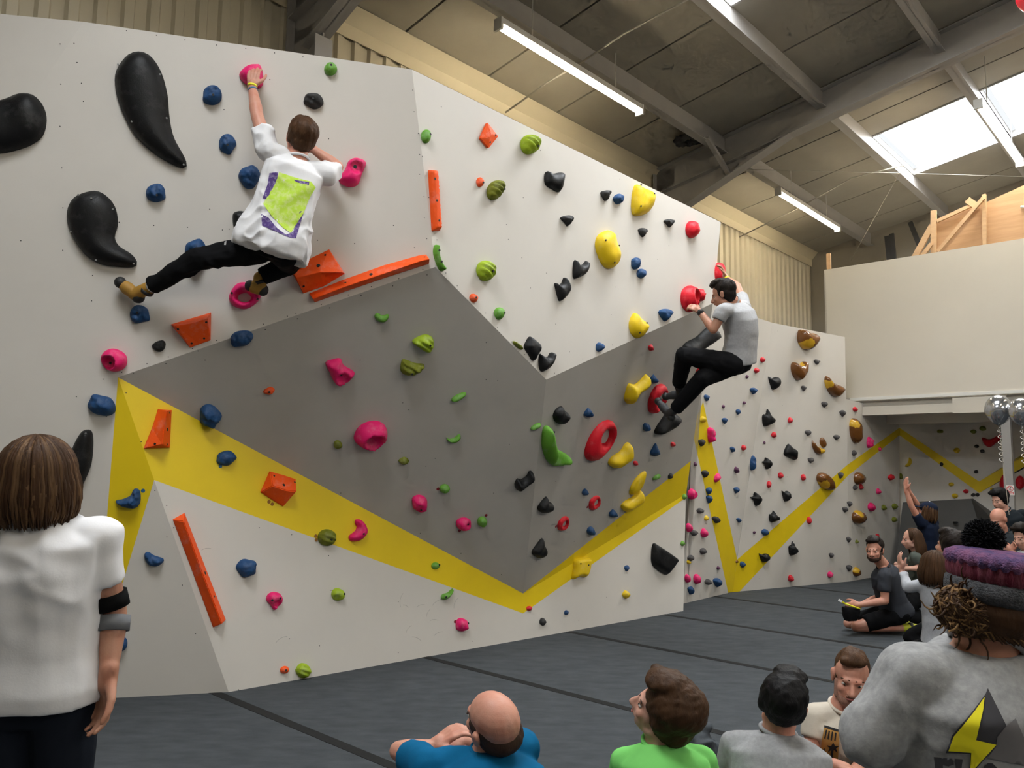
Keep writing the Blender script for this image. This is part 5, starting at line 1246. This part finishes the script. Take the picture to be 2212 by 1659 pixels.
# dark-haired person in grey
D = 3.08
tF, JF, fr = seated('short black-haired person in a grey T-shirt seen from behind, sitting on the mat', at(1680, 1585, D), at(1692, 1518, D - .01), at(1592, 1614, D + .02), at(1700, 1630, D - .02),
                    dict(elA=at(1560, 1720, D + .1), wrA=at(1610, 1760, D + .3), elB=at(1722, 1740, D), wrB=at(1690, 1775, D + .2)), cam_dir(.40, .02, .9), hup=cam_dir(.22, 1, -.05), front=cam_dir(.2, 0, 1), skin_='pink', hs=1.02, shirt='tee_grey', sleeve=.6, sgrow=.026, trousers='navy_cloth', shoes=('shoe_dark',), voxel=.007, cvox=.009, fold=.0065, rr=.95)
short_hair(tF, JF['head'], fr, 1.08, 'hair_black', top=.006, vol=1.03, seed=11, low=-.028)
# man in cream facing back
D = 3.95
tG, JG, fr = seated('man in a cream T-shirt with an ochre print, sitting facing the front row', at(1822, 1532, D), at(1839, 1464, D - .03), at(1762, 1548, D), at(1902, 1545, D + .02),
                    dict(elA=at(1748, 1640, D - .06), wrA=at(1812, 1655, D - .26), elB=at(1900, 1650, D - .05), wrB=at(1850, 1662, D - .25)), cam_dir(-.34, -.08, -.9), hup=cam_dir(.10, 1, 0), front=cam_dir(-.2, 0, -1), skin_='pink', hs=1.08, shirt='tee_cream', sleeve=.50, sgrow=.022, trousers='navy_cloth', shoes=('shoe_dark',), voxel=.006, cvox=.009, fold=.006, rr=.95, brow='hair_mid', beard='shadow', wide=.95,
                    hd={'A': (cam_dir(.8, -.1, -.5), cam_dir(0, -1, -.2), 1, .6), 'B': (cam_dir(-.7, -.2, -.6), cam_dir(0, -1, 0), -1, .6)})
short_hair(tG, JG['head'], fr, 1.02, 'hair_mid', top=.016, vol=1.02, seed=13)
M['print_ochre'] = mat('ochre_print', (.50, .27, .07), .9, 0, 30, col2=(.42, .21, .05)); M['print_black'] = mat('black_print', (.018, .016, .016), .9)
so = JG['shirt_obj']
decal(so, [(1781, 1568), (1811, 1578), (1813, 1600), (1810, 1640), (1800, 1648), (1772, 1630), (1775, 1600)], 'print_ochre', 'chest_print', tG, .004, 5)
for pl_ in ([(1781, 1566), (1812, 1576), (1812, 1581), (1780, 1571)], [(1784, 1576), (1787, 1577), (1783, 1596), (1780, 1595)], [(1790, 1578), (1793, 1579), (1790, 1598), (1787, 1597)], [(1797, 1580), (1800, 1581), (1797, 1600), (1794, 1599)], [(1804, 1582), (1807, 1583), (1805, 1600), (1802, 1600)],
            [(1800, 1604), (1804, 1612), (1813, 1612), (1806, 1617), (1809, 1626), (1801, 1620), (1798, 1638), (1794, 1637), (1796, 1620), (1788, 1626), (1792, 1616), (1786, 1610), (1795, 1612)], [(1775, 1622), (1782, 1616), (1781, 1630), (1776, 1630)]):
    decal(so, pl_, 'print_black', 'chest_print', tG, .006, 4)

# ---------------------------------------------------------------- foreground: grey sweatshirt and bobble hat, seen from behind
D = 1.62
J = dict(pel=at(2120, 2010, D + .05), neck=at(2132, 1395, D), head=at(2150, 1328, D + .02), shA=at(1975, 1468, D - .02), shB=at(2320, 1468, D + .04), elA=at(1880, 1592, D - .02), wrA=at(1962, 1668, D + .06), elB=at(2400, 1680, D + .05), wrB=at(2330, 1800, D + .2))
X_ = unit(J['shB'] - J['shA']); hips(J, X_, .09, .06); stand_legs(J)
tH, JH, fr = person('person in a grey sweatshirt with a yellow lightning print and a bobble hat, back turned', np.array([J['pel'][0], J['pel'][1], 0]), J, cam_dir(.42, -.12, .9), hup=cam_dir(.14, 1, .08), skin_='tan', hs=1.05, shirt='sweat_grey', sleeve=1.12, sgrow=.040, shem=.03, trousers='navy_cloth', shoes=('shoe_dark',), voxel=.006, cvox=.008, fold=.008, rr=1.05, slim=1.0, wide=1.04,
                    hd={'A': (cam_dir(.8, -.3, .5), cam_dir(0, -.3, 1), 1, .4)})
x, f, z = fr; hc = JH['head']; so = JH['shirt_obj']
c0 = JH['elA'] + (JH['wrA'] - JH['elA']) * .12
M['print_yellow'] = mat('yellow_print', (.86, .76, .006), .7, .06, 12); M['print_grey'] = mat('dark_grey_print', (.045, .043, .048), .8, .1, 8); M['print_mid'] = mat('mid_grey_print', (.155, .145, .145), .8, .1, 8)
Q = lambda pts: [(1840 + a * .1682, 1380 + b * .1682) for a, b in pts]
decal(so, Q([(1748, 632), (1990, 1120), (1880, 1250), (1850, 1350), (1590, 1300), (1680, 960), (1705, 740)]), 'print_grey', 'back_print', tH, .003)
decal(so, Q([(2105, 1020), (2240, 1330), (2300, 1640), (1740, 1530), (1860, 1380), (1870, 1260), (1985, 1120)]), 'print_mid', 'back_print', tH, .004)
decal(so, Q([(1712, 715), (1705, 760), (1700, 900), (1605, 1295), (1875, 1360), (1600, 1665), (1560, 1740), (1510, 1700), (1525, 1475), (1205, 1470), (1290, 1240), (1400, 1110), (1560, 920)]), 'print_grey', 'back_print', tH, .004)
decal(so, Q([(1706, 745), (1690, 900), (1598, 1302), (1858, 1362), (1590, 1655), (1520, 1690), (1535, 1465), (1240, 1445), (1310, 1255), (1420, 1125), (1580, 925)]), 'print_yellow', 'back_print', tH, .0055)
decal(so, Q([(1052, 1518), (1290, 1540), (1312, 1615), (1240, 1640), (1170, 1625), (1168, 1700), (1075, 1690)]), 'print_grey', 'back_lettering', tH, .003, 4)
decal(so, Q([(1320, 1540), (1425, 1548), (1405, 1700), (1340, 1700)]), 'print_grey', 'back_lettering', tH, .003, 4)
decal(so, Q([(1700, 1640), (1750, 1595), (1810, 1600), (1860, 1650), (1855, 1700), (1700, 1700)]), 'print_grey', 'back_lettering', tH, .003, 4)
# beanie: turn-up band, ribbed crown, bobble
M['knit_band'] = mat('grey_knit', (.060, .060, .064), .95, 0, 90, col2=(.11, .11, .115), bump=.8, bscale=260, spec=.1); M['knit_red'] = mat('wine_knit', (.12, .016, .032), .95, 0, 40, col2=(.22, .07, .09), bump=.8, bscale=240, spec=.1, stretch=(1, 1, .2))
M['knit_purple'] = mat('purple_knit', (.22, .095, .18), .95, 0, 14, col2=(.075, .06, .15), bump=.8, bscale=240, spec=.1, thr=(.42, .6)); M['bobble'] = mat('black_bobble', (.010, .010, .011), .9, 0, 120, col2=(.06, .06, .06), thr=(.55, .75), spec=.1)
hat = tag(empty('bobble_hat', hc + z * .02), 'knitted bobble hat striped purple, wine and grey worn by the sweatshirt person', 'hat')
def hatring(zs, rs, m, name, ribs, amp):
    b = MB(); n = 144; base = 0
    for q, r in zip(zs, rs):
        for k in range(n):
            a = 2 * math.pi * k / n; rr_ = r * (1 + amp * math.sin(a * ribs))
            b.v.append(hc + (x * math.cos(a) * rr_ * .94 + f * (math.sin(a) * rr_ * 1.10 - .014)) + z * q)
    for i in range(len(zs) - 1):
        for k in range(n): b.f.append((i * n + k, i * n + (k + 1) % n, (i + 1) * n + (k + 1) % n, (i + 1) * n + k))
    return b.build(name, m, hat, True)
hatring([.033, .030, .037, .051, .067, .073, .069], [.090, .099, .1045, .1065, .1050, .098, .092], 'knit_band', 'band', 36, .008)
hatring([.065, .077, .091, .103], [.096, .1035, .1055, .1035], 'knit_red', 'crown_lower', 36, .018)
hatring([.097, .106, .118, .127, .133, .135], [.103, .110, .108, .092, .060, .012], 'knit_purple', 'crown_top', 30, .035)
rg = random.Random(3); bb = MB(); pc_ = hc + z * .152 - x * .034 - f * .004
for i in range(1300):
    v_ = unit(np.array([rg.gauss(0, 1) for _ in range(3)])); r_ = rg.uniform(.034, .043); s_ = unit(np.cross(v_, [.3, .5, .8])) * rg.uniform(-.012, .012)
    bb.tube([pc_ + v_ * .012, pc_ + v_ * r_ * .7 + s_ * .4, pc_ + v_ * r_ + s_], [.0022, .0022, .0010], 4)
tag(bb.build('bobble', 'bobble', hat), kind='stuff')
# curly bun below the hat
rg = random.Random(12); paths = []
bun = hc - f * .074 + z * .008 - x * .052; br_ = (.062, .046, .050)
for i in range(900):                                                   # strands wound over the bun
    a_ = unit(np.array([rg.gauss(0, 1) for _ in range(3)])); b_ = unit(np.cross(a_, [rg.gauss(0, 1) for _ in range(3)])); L_ = rg.uniform(.9, 2.3); rr_ = rg.uniform(.96, 1.05); w_ = rg.uniform(0, 6.28); pts = []
    for u_ in np.linspace(0, 1, 9):
        d_ = a_ * math.cos(u_ * L_) + b_ * math.sin(u_ * L_); k_ = rr_ * (1 + .028 * math.sin(w_ + u_ * 8))
        pts.append(bun + x * d_[0] * br_[0] * k_ + f * d_[1] * br_[1] * k_ + z * d_[2] * br_[2] * k_)
    paths.append(pts)
for i in range(40):                                                   # loose curls
    d_ = unit(-x * rg.uniform(-.3, 1) - f * rg.uniform(0, 1) + z * rg.uniform(-.9, .9)); p = bun + d_ * .045; s1 = unit(np.cross(d_, z)); ph = rg.uniform(0, 6.28); L_ = rg.uniform(.02, .05); cr = rg.uniform(.004, .012)
    paths.append([p + d_ * L_ * u_ + (s1 * math.cos(ph + 7 * u_) + z * math.sin(ph + 7 * u_)) * cr * u_ for u_ in np.linspace(0, 1, 9)])
for i in range(480):                                                   # nape hair swept back under the hat toward the bun
    th = rg.uniform(-1.0, 1.7); st_ = hc + x * math.sin(th) * .088 - f * math.cos(th) * .098 - z * rg.uniform(-.035, .045)
    paths.append([st_ + (bun - st_) * (u_ ** 1.2) * .9 + (-f * .014 + z * .004) * math.sin(u_ * 3.1) * (1 if abs(th) < 1 else .6) for u_ in np.linspace(0, 1, 7)])
lock_hair(tH, paths, ['hair_brown', 'hair_gold'], rad=.0022, n=4)
b = Flesh(); b.ball(hc - f * .022 + z * .014, (.093, .105, .068), 16, 10, (x, f, z)); b.ball(bun, br_, 14, 10, (x, f, z)); remesh(b, .006, 'under_hair', 'hair_brown', tH, 2)

def skull(t, hc, fr):
    x, f, z = fr; MB().ball(hc - f * .030 + z * .030, (.086, .088, .086), 16, 12, (x, f, z)).build('under_hair', 'hair_brown', t, True)
# ---------------------------------------------------------------- people further back
D = 8.05
J = dict(neck=at(1910, 1224, D), head=at(1889, 1188, D - .03), shA=at(1910, 1246, D - .17), shB=at(1936, 1240, D + .12), elA=at(1912, 1298, D - .22), wrA=at(1857, 1306, D - .2), elB=at(1900, 1290, D + .12), wrB=at(1856, 1308, D - .02))
J['pel'] = at(1936, 1316, D); Fd = flat(cam_dir(-1, 0, .05)); X2 = flat(cam_dir(0, 0, 1)); hips(J, X2, .09, .03); kneel_legs(J, Fd, X2); J['bend'] = .02
kn = onz(1838, 1352, .07); 
for s_, sg in (('A', -1), ('B', 1)):
    h_ = J['hip' + s_]; J['kn' + s_] = np.array([*(h_ + Fd * .44)[:2], .075]); J['an' + s_] = np.array([*(h_ - Fd * .02)[:2], .075]); J['heel' + s_] = J['an' + s_] - Fd * .06 + HZ * .02; J['toe' + s_] = J['an' + s_] - Fd * .19 - HZ * .02
tI, JI, fr = person('kneeling man in charcoal T-shirt and black shorts, looking back over his shoulder', np.array([J['pel'][0], J['pel'][1], 0]), J, cam_dir(-.62, -.04, -.72), skin_='pink', hs=1.0, shirt='tee_charcoal', sleeve=.62, sgrow=.024, trousers='black_cloth', legs='shorts', shoes=('shoe_yellow', 'rubber', .042), voxel=.008, cvox=.011, fold=.0065, brow='hair_dark', beard='stubble',
                    hd={'A': (cam_dir(-.9, -.2, .2), cam_dir(.2, -.3, 1), -1, .8), 'B': (cam_dir(-.9, -.2, -.2), cam_dir(.2, -.3, -1), 1, .8)})
short_hair(tI, JI['head'], fr, 1.03, 'hair_dark', top=.014, vol=1.03, seed=17)
# arms-up person in a navy cap
D = 9.4
J = dict(neck=at(2004, 1124, D), head=at(2003, 1104, D), shA=at(1989, 1130, D - .1), shB=at(2017, 1130, D + .08), elA=at(1968, 1092, D - .12), wrA=at(1957, 1058, D - .12), elB=at(1986, 1098, D + .10), wrB=at(1963, 1060, D + .02))
J['pel'] = at(2005, 1200, D); hips(J, flat(cam_dir(.6, 0, .8)), .07, .04); stand_legs(J)
tJ, JJ, fr = person('person in navy T-shirt and cap raising both arms, standing by the alcove', np.array([J['pel'][0], J['pel'][1], 0]), J, cam_dir(-.9, .12, .35), skin_='pink', hs=.92, shirt='tee_navy', sleeve=.5, sgrow=.02, trousers='navy_cloth', shoes=('shoe_dark',), voxel=.010, cvox=.012, rr=.85, slim=.78, hd={'A': (cam_dir(-.05, 1, 0), cam_dir(1, 0, .2), -1, .2), 'B': (cam_dir(-.2, 1, 0), cam_dir(1, 0, -.2), 1, .2)})
x, f, z = fr; hc = JJ['head']
lock_hair(tJ, bob_paths(hc, fr, .9, 90, -.12, seed=3), ['hair_mid', 'hair_light'], rad=.010)
cap = tag(empty('cap', hc + z * .05), 'navy baseball cap on the person raising both arms', 'cap')
b = Flesh(); b.ball(hc - f * .012 + z * .035, (.088, .102, .078), 16, 12, (x, f, z)); b.build('crown', 'tee_navy', cap, True)
b = Flesh(); b.ball(hc + f * .105 + z * .035, (.068, .075, .010), 14, 8, (x, f, unit(z + f * .25))); b.build('peak', 'tee_navy', cap, True)
MB().ball(hc + z * .112 - f * .012, .009, 8, 6).build('button', 'sock', cap)
# woman in pale long sleeves, from behind
D = 6.4
J = dict(neck=at(2034, 1246, D), head=at(2016, 1220, D), shA=at(2003, 1262, D), shB=at(2066, 1262, D), elA=at(1962, 1268, D + .14), wrA=at(1948, 1232, D + .26), elB=at(2085, 1320, D + .1), wrB=at(2050, 1330, D + .28))
J['pel'] = at(2036, 1372, D); J['pel'][2] = .24; hips(J, flat(cam_dir(1, 0, 0)), .085, .03); kneel_legs(J, flat(cam_dir(-.3, 0, 1)), flat(cam_dir(1, 0, .3)))
tK, JK, fr = person('woman with brown shoulder-length hair in a pale grey long-sleeved top, kneeling with a raised hand', np.array([J['pel'][0], J['pel'][1], 0]), J, cam_dir(-.5, .0, .85), skin_='pale', hs=.95, shirt='top_pale', sleeve=1.85, sgrow=.020, trousers='black_cloth', shoes=('shoe_dark',), voxel=.008, cvox=.010, fold=.0065, rr=.82, slim=.86, hd={'A': (cam_dir(-.15, 1, .2), cam_dir(1, 0, 0), -1, .3)})
lock_hair(tK, bob_paths(JK['head'], fr, 1.02, 240, -.15, seed=9, spread=1.2), ['hair_brown', 'hair_mid'], rad=.009); skull(tK, JK['head'], fr)
MB().ball(JK['head'] - fr[1] * .07 + fr[2] * .085, (.020, .012, .012), 8, 6).build('hair_clip', 'sock', tK, True)
# woman in teal, in profile
D = 8.7
J = dict(neck=at(1982, 1192, D), head=at(1968, 1164, D), shA=at(1977, 1203, D - .12), shB=at(1996, 1203, D + .12), elA=at(1990, 1228, D - .14), wrA=at(1958, 1228, D - .16), elB=at(1992, 1228, D + .12), wrB=at(1960, 1224, D + .08))
J['pel'] = at(1994, 1262, D); J['pel'][2] = max(.22, J['pel'][2]); hips(J, flat(cam_dir(0, 0, 1)), .08, .02); kneel_legs(J, flat(cam_dir(-1, 0, 0)), flat(cam_dir(0, 0, 1)))
tL, JL, fr = person('woman with long brown hair and a grey-green T-shirt, in profile by the alcove', np.array([J['pel'][0], J['pel'][1], 0]), J, cam_dir(-1, -.12, .1), skin_='pale', hs=.95, shirt='tee_teal', sleeve=.6, sgrow=.02, trousers='black_cloth', shoes=('shoe_dark',), voxel=.010, cvox=.012, rr=.85, slim=.82)
lock_hair(tL, bob_paths(JL['head'], fr, 1.0, 170, -.20, seed=13, spread=1.2, arc=(-1.7, 1.7)), ['hair_brown', 'hair_mid'], rad=.011); skull(tL, JL['head'], fr)
# dark-haired man from behind
D = 7.15
J = dict(neck=at(2058, 1226, D), head=at(2049, 1180, D), shA=at(2020, 1262, D), shB=at(2100, 1262, D), elA=at(2015, 1320, D + .1), wrA=at(2045, 1335, D + .3), elB=at(2110, 1320, D + .1), wrB=at(2080, 1335, D + .3))
J['pel'] = at(2060, 1370, D); J['pel'][2] = .3; hips(J, flat(cam_dir(1, 0, 0)), .09, .03); kneel_legs(J, flat(cam_dir(-.2, 0, 1)), flat(cam_dir(1, 0, .2)))
tM, JM, fr = person('dark-haired man seen from behind, between the pale-topped woman and the bobble hat', np.array([J['pel'][0], J['pel'][1], 0]), J, cam_dir(-.45, .05, .9), skin_='tan', hs=1.08, shirt='tee_slate', sleeve=.6, trousers='black_cloth', shoes=('shoe_dark',), voxel=.009, cvox=.012)
short_hair(tM, JM['head'], fr, 1.24, 'hair_dark', top=.01, vol=1.1, seed=21)
# bald man in slate T-shirt
D = 8.6
J = dict(neck=at(2166, 1150, D), head=at(2156, 1122, D - .03), shA=at(2148, 1164, D - .02), shB=at(2196, 1162, D + .04), elA=at(2150, 1205, D - .1), wrA=at(2178, 1188, D - .25), elB=at(2200, 1205, D), wrB=at(2184, 1190, D - .2))
J['pel'] = at(2172, 1262, D); J['pel'][2] = max(.4, J['pel'][2]); hips(J, flat(cam_dir(1, 0, 0)), .09, .04); stand_legs(J)
tN, JN, fr = person('bald man in a dark slate T-shirt looking down, beside the steel post', np.array([J['pel'][0], J['pel'][1], 0]), J, cam_dir(-.75, -.38, -.45), skin_='pink', hs=1.0, shirt='tee_slate', sleeve=.6, trousers='black_cloth', shoes=('shoe_dark',), voxel=.010, cvox=.012)
# person in a dark jacket behind the post
D = 9.6
J = dict(neck=at(2172, 1104, D), head=at(2158, 1080, D), shA=at(2164, 1116, D - .1), shB=at(2208, 1112, D + .1), elA=at(2160, 1165, D - .1), wrA=at(2165, 1200, D - .2), elB=at(2215, 1165, D), wrB=at(2205, 1200, D - .1))
J['pel'] = at(2190, 1205, D); hips(J, flat(cam_dir(1, 0, 0)), .09, .05); stand_legs(J)
tO, JO, fr = person('dark-haired person in a dark jacket standing at the steel post', np.array([J['pel'][0], J['pel'][1], 0]), J, cam_dir(-.85, -.25, -.35), skin_='pale', hs=.95, shirt='jacket_dark', sleeve=1.9, sgrow=.04, trousers='black_cloth', shoes=('shoe_dark',), voxel=.010, cvox=.012)
short_hair(tO, JO['head'], fr, 1.08, 'hair_black', top=.01, vol=1.05, seed=23, vox=.010)
# person at the right edge
D = 7.9
J = dict(neck=at(2222, 1190, D), head=at(2208, 1160, D), shA=at(2206, 1206, D - .05), shB=at(2262, 1206, D + .05), elA=at(2200, 1245, D - .15), wrA=at(2190, 1222, D - .3), elB=at(2270, 1250, D), wrB=at(2240, 1240, D - .2))
J['pel'] = at(2235, 1290, D); J['pel'][2] = max(.3, J['pel'][2]); hips(J, flat(cam_dir(1, 0, 0)), .09, .04); stand_legs(J)
tP, JP, fr = person('fringed dark-haired person in a grey top next to the bald man', np.array([J['pel'][0], J['pel'][1], 0]), J, cam_dir(-.85, -.2, -.4), skin_='pale', hs=.95, shirt='tee_grey', sleeve=1.8, trousers='black_cloth', shoes=('shoe_dark',), voxel=.010, cvox=.012)
short_hair(tP, JP['head'], fr, 1.08, 'hair_dark', top=.01, vol=1.05, seed=25, vox=.010)

# ================================================================== SMALL THINGS
# chalk bag and brush in the kneeling man's hands
cb = at(1838, 1318, 7.86); bag = tag(empty('chalk_bag', cb - HZ * .09), 'black chalk bag held by the kneeling man', 'bag')
b = Flesh(); b.loft([cb - HZ * .10, cb - HZ * .05, cb, cb + HZ * .03], [RT] * 4, [np.cross(HZ, RT)] * 4, [.055, .078, .085, .080], [.05, .06, .065, .06]); remesh(b, .008, 'pouch', 'black_cloth', bag, 4, cloth(.004, 20))
ringp = [cb + HZ * .045 + RT * .085 * math.cos(a) + np.cross(HZ, RT) * .065 * math.sin(a) + HZ * .03 * math.cos(a) * -1 for a in np.linspace(0, 2 * math.pi, 21)]
MB().tube(ringp, .008, 6, False).build('rim', 'yellow_band', bag, True)
br = tag(empty('chalk_brush', at(1825, 1302, 7.8)), 'yellow chalk brush sticking out of the black chalk bag', 'brush')
MB().bar(at(1818, 1299, 7.82), at(1836, 1309, 7.84), .012, .012).build('handle', 'yellow_band', br)
MB().bar(at(1812, 1296, 7.815), at(1818, 1299, 7.82), .014, .022).build('bristles', 'sock', br)
# grey mesh bag beside the boy
gb = onz(1513, 1612, .09); bag2 = tag(empty('drawstring_bag', [gb[0], gb[1], 0]), 'grey drawstring bag on the mat beside the boy in green', 'bag')
M['bag_grey'] = fabric('grey_bag_cloth', (.085, .095, .105), .3)
b = Flesh(); b.ball(gb + HZ * .0, (.075, .09, .085), 12, 10); b.ball(gb + RT * .05 - HZ * .02, (.06, .06, .06), 10, 8); b.cap(gb + HZ * .05, gb + HZ * .10 + RT * .03, .045, .028)
remesh(b, .008, 'sack', 'bag_grey', bag2, 3, cloth(.010, 18, RT + HZ, 4, 2))
MB().tube([gb + RT * (.06 + .04 * i / 6) - FW * .06 + HZ * (-.03 - .008 * i + .01 * math.sin(i * 1.5)) for i in range(7)], .004, 6).build('cord', 'tag_red', bag2, True)
# light blue bottle lying by the pale-topped woman
bl = onz(2040, 1372, .04); bt = tag(empty('water_bottle', bl - HZ * .04), 'light blue bottle lying on the mat beside the kneeling pale-topped woman', 'bottle')
M['blue_plastic'] = mat('light_blue_plastic', (.10, .36, .62), .35)
dv = flat(cam_dir(1, 0, -.15)); MB().tube([bl - dv * .10, bl - dv * .095, bl + dv * .07, bl + dv * .09], [.02, .034, .034, .018], 14).build('bottle_body', 'blue_plastic', bt, True); MB().tube([bl + dv * .09, bl + dv * .115], .017, 12).build('lid', 'sock', bt, True)
# silver balloons on curled ribbons
M['balloon'] = mat('silver_balloon', (.46, .47, .49), .16, metal=.85); M['ribbon'] = mat('ribbon', (.62, .60, .55), .35, metal=.5); M['string'] = mat('balloon_string', (.45, .40, .33), .6)
def balloon(px, py, d, w, h, label, m='balloon', knot=True, seed=1):
    c = at(px, py, d); s_ = d / FPX; rx, rz_ = w / 2 * s_, h / 2 * s_
    t = tag(empty('balloon', c - UP * rz_), label, 'balloon', 'balloons near the post'); prof = []
    b = MB(); n = 20; zs = np.linspace(-1, 1, 17)
    for q in zs:
        r = math.sqrt(max(0, 1 - q * q)) * (1 if q > 0 else 1 - .36 * abs(q) ** 1.6); r = max(r, .03)
        for k in range(n): a = 2 * math.pi * k / n; b.v.append(c + RT * rx * r * math.cos(a) + np.cross(HZ, RT) * rx * r * math.sin(a) + HZ * rz_ * q)
    for i in range(len(zs) - 1):
        for k in range(n): b.f.append((i * n + k, i * n + (k + 1) % n, (i + 1) * n + (k + 1) % n, (i + 1) * n + k))
    b.f.append(tuple(range(n))[::-1]); b.f.append(tuple((len(zs) - 1) * n + k for k in range(n)))
    b.build('envelope', m, t, True)
    bot = c - HZ * rz_; MB().tube([bot + HZ * .01, bot - HZ * .015, bot - HZ * .03], [.006, .006, .016], 8).build('knot', m, t, True)
    rp = [bot - HZ * (.03 + .40 * i / 60) + (RT * math.cos(i * .62) + FW * math.sin(i * .62)) * .020 for i in range(61)]
    MB().tube(rp, .004, 5).build('curled_ribbon', 'ribbon', t, True)
    sp = [bot - HZ * .03 + (RT * .06 * i / 12) - HZ * (1.0 * i / 12) for i in range(13)]; MB().tube(sp, .003, 5).build('string', 'string', t)
    return t
balloon(2157, 886, 9.3, 54, 68, 'silver balloon directly in front of the head of the steel post'); balloon(2206, 890, 9.0, 50, 62, 'silver balloon floating free beside the steel post')
M['balloon_red'] = mat('red_balloon', (.65, .01, .03), .25, coat=.5)
balloon(2232, -8, 6.0, 66, 80, 'red balloon floating up under the roof frame', 'balloon_red')
# no-climbing notice on the post
sg_c = onpl(2182, 1059, PL['post']); sgn = tag(empty('safety_sign', sg_c), 'white safety sign with a red prohibition ring on the steel post', 'sign')
M['sign_white'] = mat('sign_white', (.80, .78, .76), .5); M['sign_red'] = mat('sign_red', (.62, .03, .03), .5); M['sign_dark'] = mat('sign_dark', (.03, .03, .03), .5)
sx, sy, sn = unit(-HV), HZ, -HU; sp = lambda a, b, o=0.0: sg_c + sx * a + sy * b + sn * (.004 + o)
MB().prism([sp(-.05, -.065), sp(.05, -.065), sp(.05, .065), sp(-.05, .065)], -sn * .004).build('plate', 'sign_white', sgn)
MB().tube([sp(.036 * math.cos(a), .020 + .036 * math.sin(a), .001) for a in np.linspace(0, 2 * math.pi, 25)], .0035, 6, False).build('ring', 'sign_red', sgn)
MB().bar(sp(-.026, .046, .001), sp(.026, -.006, .001), .006, .004, up=sn).build('slash', 'sign_red', sgn)
b = Flesh(); b.ball(sp(.004, .036, .001), .006, 8, 6); b.cap(sp(.002, .028, .001), sp(-.004, .010, .001), .005, .004, 6); b.cap(sp(.002, .028, .001), sp(.016, .034, .001), .003, .003, 6); b.cap(sp(-.004, .010, .001), sp(.008, -.004, .001), .0035, .003, 6)
remesh(b, .002, 'climber_pictogram', 'sign_dark', sgn, 1)
MB().prism([sp(-.042, -.055, .001), sp(.042, -.055, .001), sp(.042, -.027, .001), sp(-.042, -.027, .001)], -sn * .001).build('text_panel', 'sign_red', sgn)
for q in (-.037, -.046): MB().prism([sp(-.034, q - .0025, .002), sp(.034, q - .0025, .002), sp(.034, q + .0025, .002), sp(-.034, q + .0025, .002)], -sn * .001).build('text_line', 'sign_white', sgn)
# roof wiring: conduit, bracing wires, torn lining
def wire(pts, r, label, m='cable', name='bracing_wire', cat='wire'):
    o = MB().tube(pts, r, 6).build(name, m, None, True); tag(o, label, cat, 'wires under the roof'); return o
rp = lambda x_, y_, off=.12: onpl(x_, y_, (HV * 5.13 + HZ * (6.34 - off), -(HV * .179 + HZ) / np.linalg.norm(HV * .179 + HZ)))
wire([rp(1605, 366, .45), rp(1940, 374, .45), rp(2290, 384, .45)], .0045, 'thin steel bracing wire running level below the rooflights')
wire([rp(1952, 358, .40), ip(1838, 562, 14.5)], .0045, 'slanting bracing wire dropping to the far end of the mezzanine')
wire([onpl(1597, 512, (HV * 6.27, -HV)), rp(1720, 452, .35), rp(1840, 385, .32), rp(1960, 355, .32)], .011, 'cable from the side wall to the far batten', name='cable', cat='cable')
wire([rp(1092, 243, .30), rp(1180, 180, .30), rp(1248, 140, .35)], .011, 'cable from the eave to the long batten', name='cable', cat='cable')
wire([rp(1248, 140, .33), rp(1345, 75, .30), rp(1470, 8, .30), rp(1560, -40, .30)], .011, 'cable from the long batten up the roof', name='cable', cat='cable')
hb = onpl(1487, 300, (HV * 5.13 + HZ * 6.20, -(HV * .179 + HZ))); b = Flesh()
for i in range(9): a = i * .7; b.ball(hb - HZ * .02 + HU * .17 * math.cos(a) * (.6 + .1 * (i % 3)) + HV * .13 * math.sin(a), (.09, .09, .022), 10, 6)
b.cap(hb - HZ * .03, hb - HZ * .09 + HU * .04, .02, .012)
tag(remesh(b, .012, 'torn_lining', 'dark', None, 2, cloth(.01, 15)), 'dark torn flap of roof lining next to the portal frame', 'debris')
